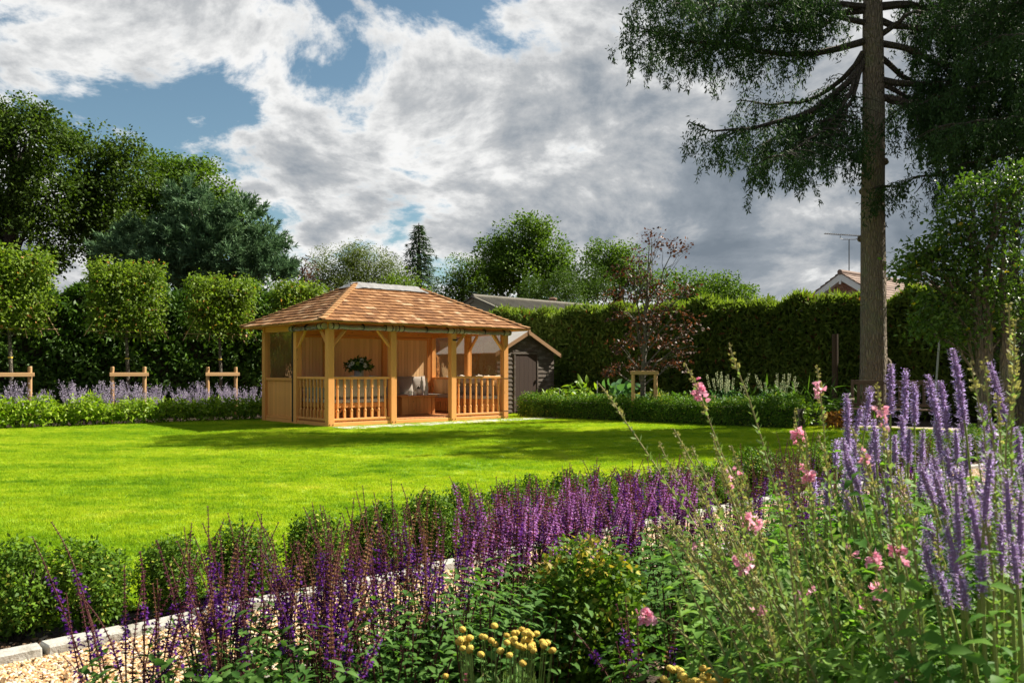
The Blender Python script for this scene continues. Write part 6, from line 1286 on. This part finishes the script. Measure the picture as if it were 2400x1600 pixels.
def toad(label, bx, by, tips, fill, fr, _s, leafy):
    r = empty('toadflax', (bx, by, 0), 0, label, 'toadflax', 'pink toadflax'); o = Vector((bx, by, 0))
    for tp in tips:
        x, y, d, pink, bud = tp[:5]; bow = tp[5] if len(tp) > 5 else 0; dr = tp[6] if len(tp) > 6 else 0
        t_ = atd(x, y, d) - o; toad_stem((random.uniform(-.07, .07), random.uniform(-.07, .07), .02), t_, r, pink, bud, bow, dr)
    for k in range(fill):
        x = random.uniform(fr[0], fr[1]); y = random.uniform(fr[2], fr[3]); t_ = atd(x, y, by + random.uniform(-.3, .25)) - o; toad_stem((random.uniform(-.1, .1), random.uniform(-.1, .1), .02), t_, r, random.choice([0, 0, 0, .15]), random.choice([0, .1, .2]), random.uniform(-.02, .08))
    Ps = []
    for k in range(leafy): a = random.uniform(0, 6.28); q = .32 * math.sqrt(random.random()); Ps.append(stem_path((math.cos(a) * q * .3, math.sin(a) * q * .3, 0), (math.cos(a) * q, math.sin(a) * q, random.uniform(.3, .62)), .15))
    leafpairs(Ps, .12, 1.0, .03, .08, .022, L_TOADL, r, out=.5, curl=.25); b = MB(); [b.tube([tuple(p) for p in P[::3]], .003, 4, cap=False) for P in Ps]; b.build('lower_stems', L_TST, r)
toad('pink toadflax sending long stems over the middle of the lawn', .86, 2.15, [(1385, 885, 2.25, 0, .10), (1562, 838, 2.2, 1.0, .12), (1670, 800, 2.1, 0, .06), (1870, 838, 2.3, .35, .12), (1838, 935, 2.2, .9, .16), (1855, 975, 2.15, .9, .2), (1512, 1000, 2.2, 0, .1), (1545, 985, 2.3, 0, .08), (1640, 995, 2.1, .15, .14), (1700, 1010, 2.15, .1, .18), (1580, 1060, 2.05, 0, .14), (1690, 1085, 2.05, .6, .2), (1700, 1140, 2.0, .5, .1), (1765, 1045, 2.2, 0, .16), (1820, 1060, 2.2, 0, .15)],
     9, (1500, 1800, 1000, 1250), .2, 55)
toad('pink toadflax with one stem arching down to the left', .78, 1.98, [(1475, 1385, 1.9, 1.0, .06, .22, .5), (1500, 1185, 2.0, 0, .1), (1660, 1225, 1.95, .5, .1), (1540, 1215, 1.9, 0, .1), (1690, 1340, 1.85, .3, .12), (1720, 1260, 1.95, .15, .1), (1745, 1395, 1.8, 0, .16), (1630, 1180, 2.0, 0, .14)], 11, (1560, 1850, 1130, 1400), .2, 64)
toad('pink toadflax in front of the lilac hyssops', 1.02, 1.95, [(2010, 870, 2.1, .5, .16), (1955, 960, 2.1, .3, .16), (2050, 1205, 1.9, .7, .1), (2000, 1260, 1.85, .6, .08), (2020, 1320, 1.8, .3, .1), (2040, 1480, 1.7, .2, .16), (2065, 1410, 1.75, 0, .2), (1940, 1130, 2.0, 0, .1), (2080, 1130, 2.0, 0, .1), (1890, 1000, 2.15, 0, .1), (1980, 1020, 2.1, 0, .12)], 12, (1850, 2120, 1050, 1350), .2, 60)
toad('leggy green toadflax stems rising at the right edge', 1.12, 1.85, [(2308, 715, 1.85, 0, .12), (2338, 735, 1.8, 0, .12), (2255, 822, 1.8, 0, .06), (2225, 830, 1.9, 0, .06), (2345, 860, 1.75, 0, .06), (2300, 900, 1.9, 0, .1)], 8, (2150, 2340, 900, 1250), .2, 30)
for i, (x, y, n) in enumerate([(.62, 2.5, 26), (1.0, 2.45, 30), (1.3, 2.3, 30), (1.0, 2.75, 26), (.95, 1.72, 22), (.7, 1.75, 22), (1.2, 1.7, 26), (1.6, 2.3, 30), (1.5, 3.2, 26), (1.2, 3.3, 24), (.85, 3.0, 24), (1.6, 3.9, 26), (2.0, 4.3, 26), (2.4, 4.8, 26), (2.0, 3.4, 26), (1.3, 3.8, 24), (2.5, 4.0, 24), (1.45, 1.95, 24)]):
    r = empty('leafy_clump', (x, y, 0), 0, 'lush green leafy growth filling the bed under the toadflax and hyssop', 'plant', 'leafy growth in the lower right of the bed'); Ps = []
    for k in range(n): a = random.uniform(0, 6.28); q = .25 * math.sqrt(random.random()); Ps.append(stem_path((math.cos(a) * q * .5, math.sin(a) * q * .5, 0), (math.cos(a) * q, math.sin(a) * q, random.uniform(.3, .68)), .2))
    leafpairs(Ps, .1, 1.0, .04, .068, .03, L_HYL if i % 2 else L_TOADL, r); b = MB(); [b.tube([tuple(p) for p in P[::3]], .003, 4, cap=False) for P in Ps]; b.build('stems', L_HST, r)

# more of the same growth carries the bed on to the right
src = [o for o in list(COL.objects) if o.parent is None and o.name.startswith('leafy_clump') and o.get('group', '').startswith('leafy growth')]
for i, (x, y) in enumerate([(2.1, 2.9), (2.6, 3.3), (3.1, 3.9), (2.8, 2.5), (3.5, 4.6), (3.0, 4.8), (3.9, 5.4), (3.4, 5.7), (4.5, 6.2), (4.0, 6.6), (5.1, 7.2), (4.7, 7.7), (3.6, 3.2), (4.3, 4.4), (5.0, 5.6), (2.2, 2.2)]):
    c = copy_tree(src[i % len(src)]); c.location = (x, y, 0); c.rotation_euler.z = i * 1.7; c.scale = (1.25, 1.25, 1.1)
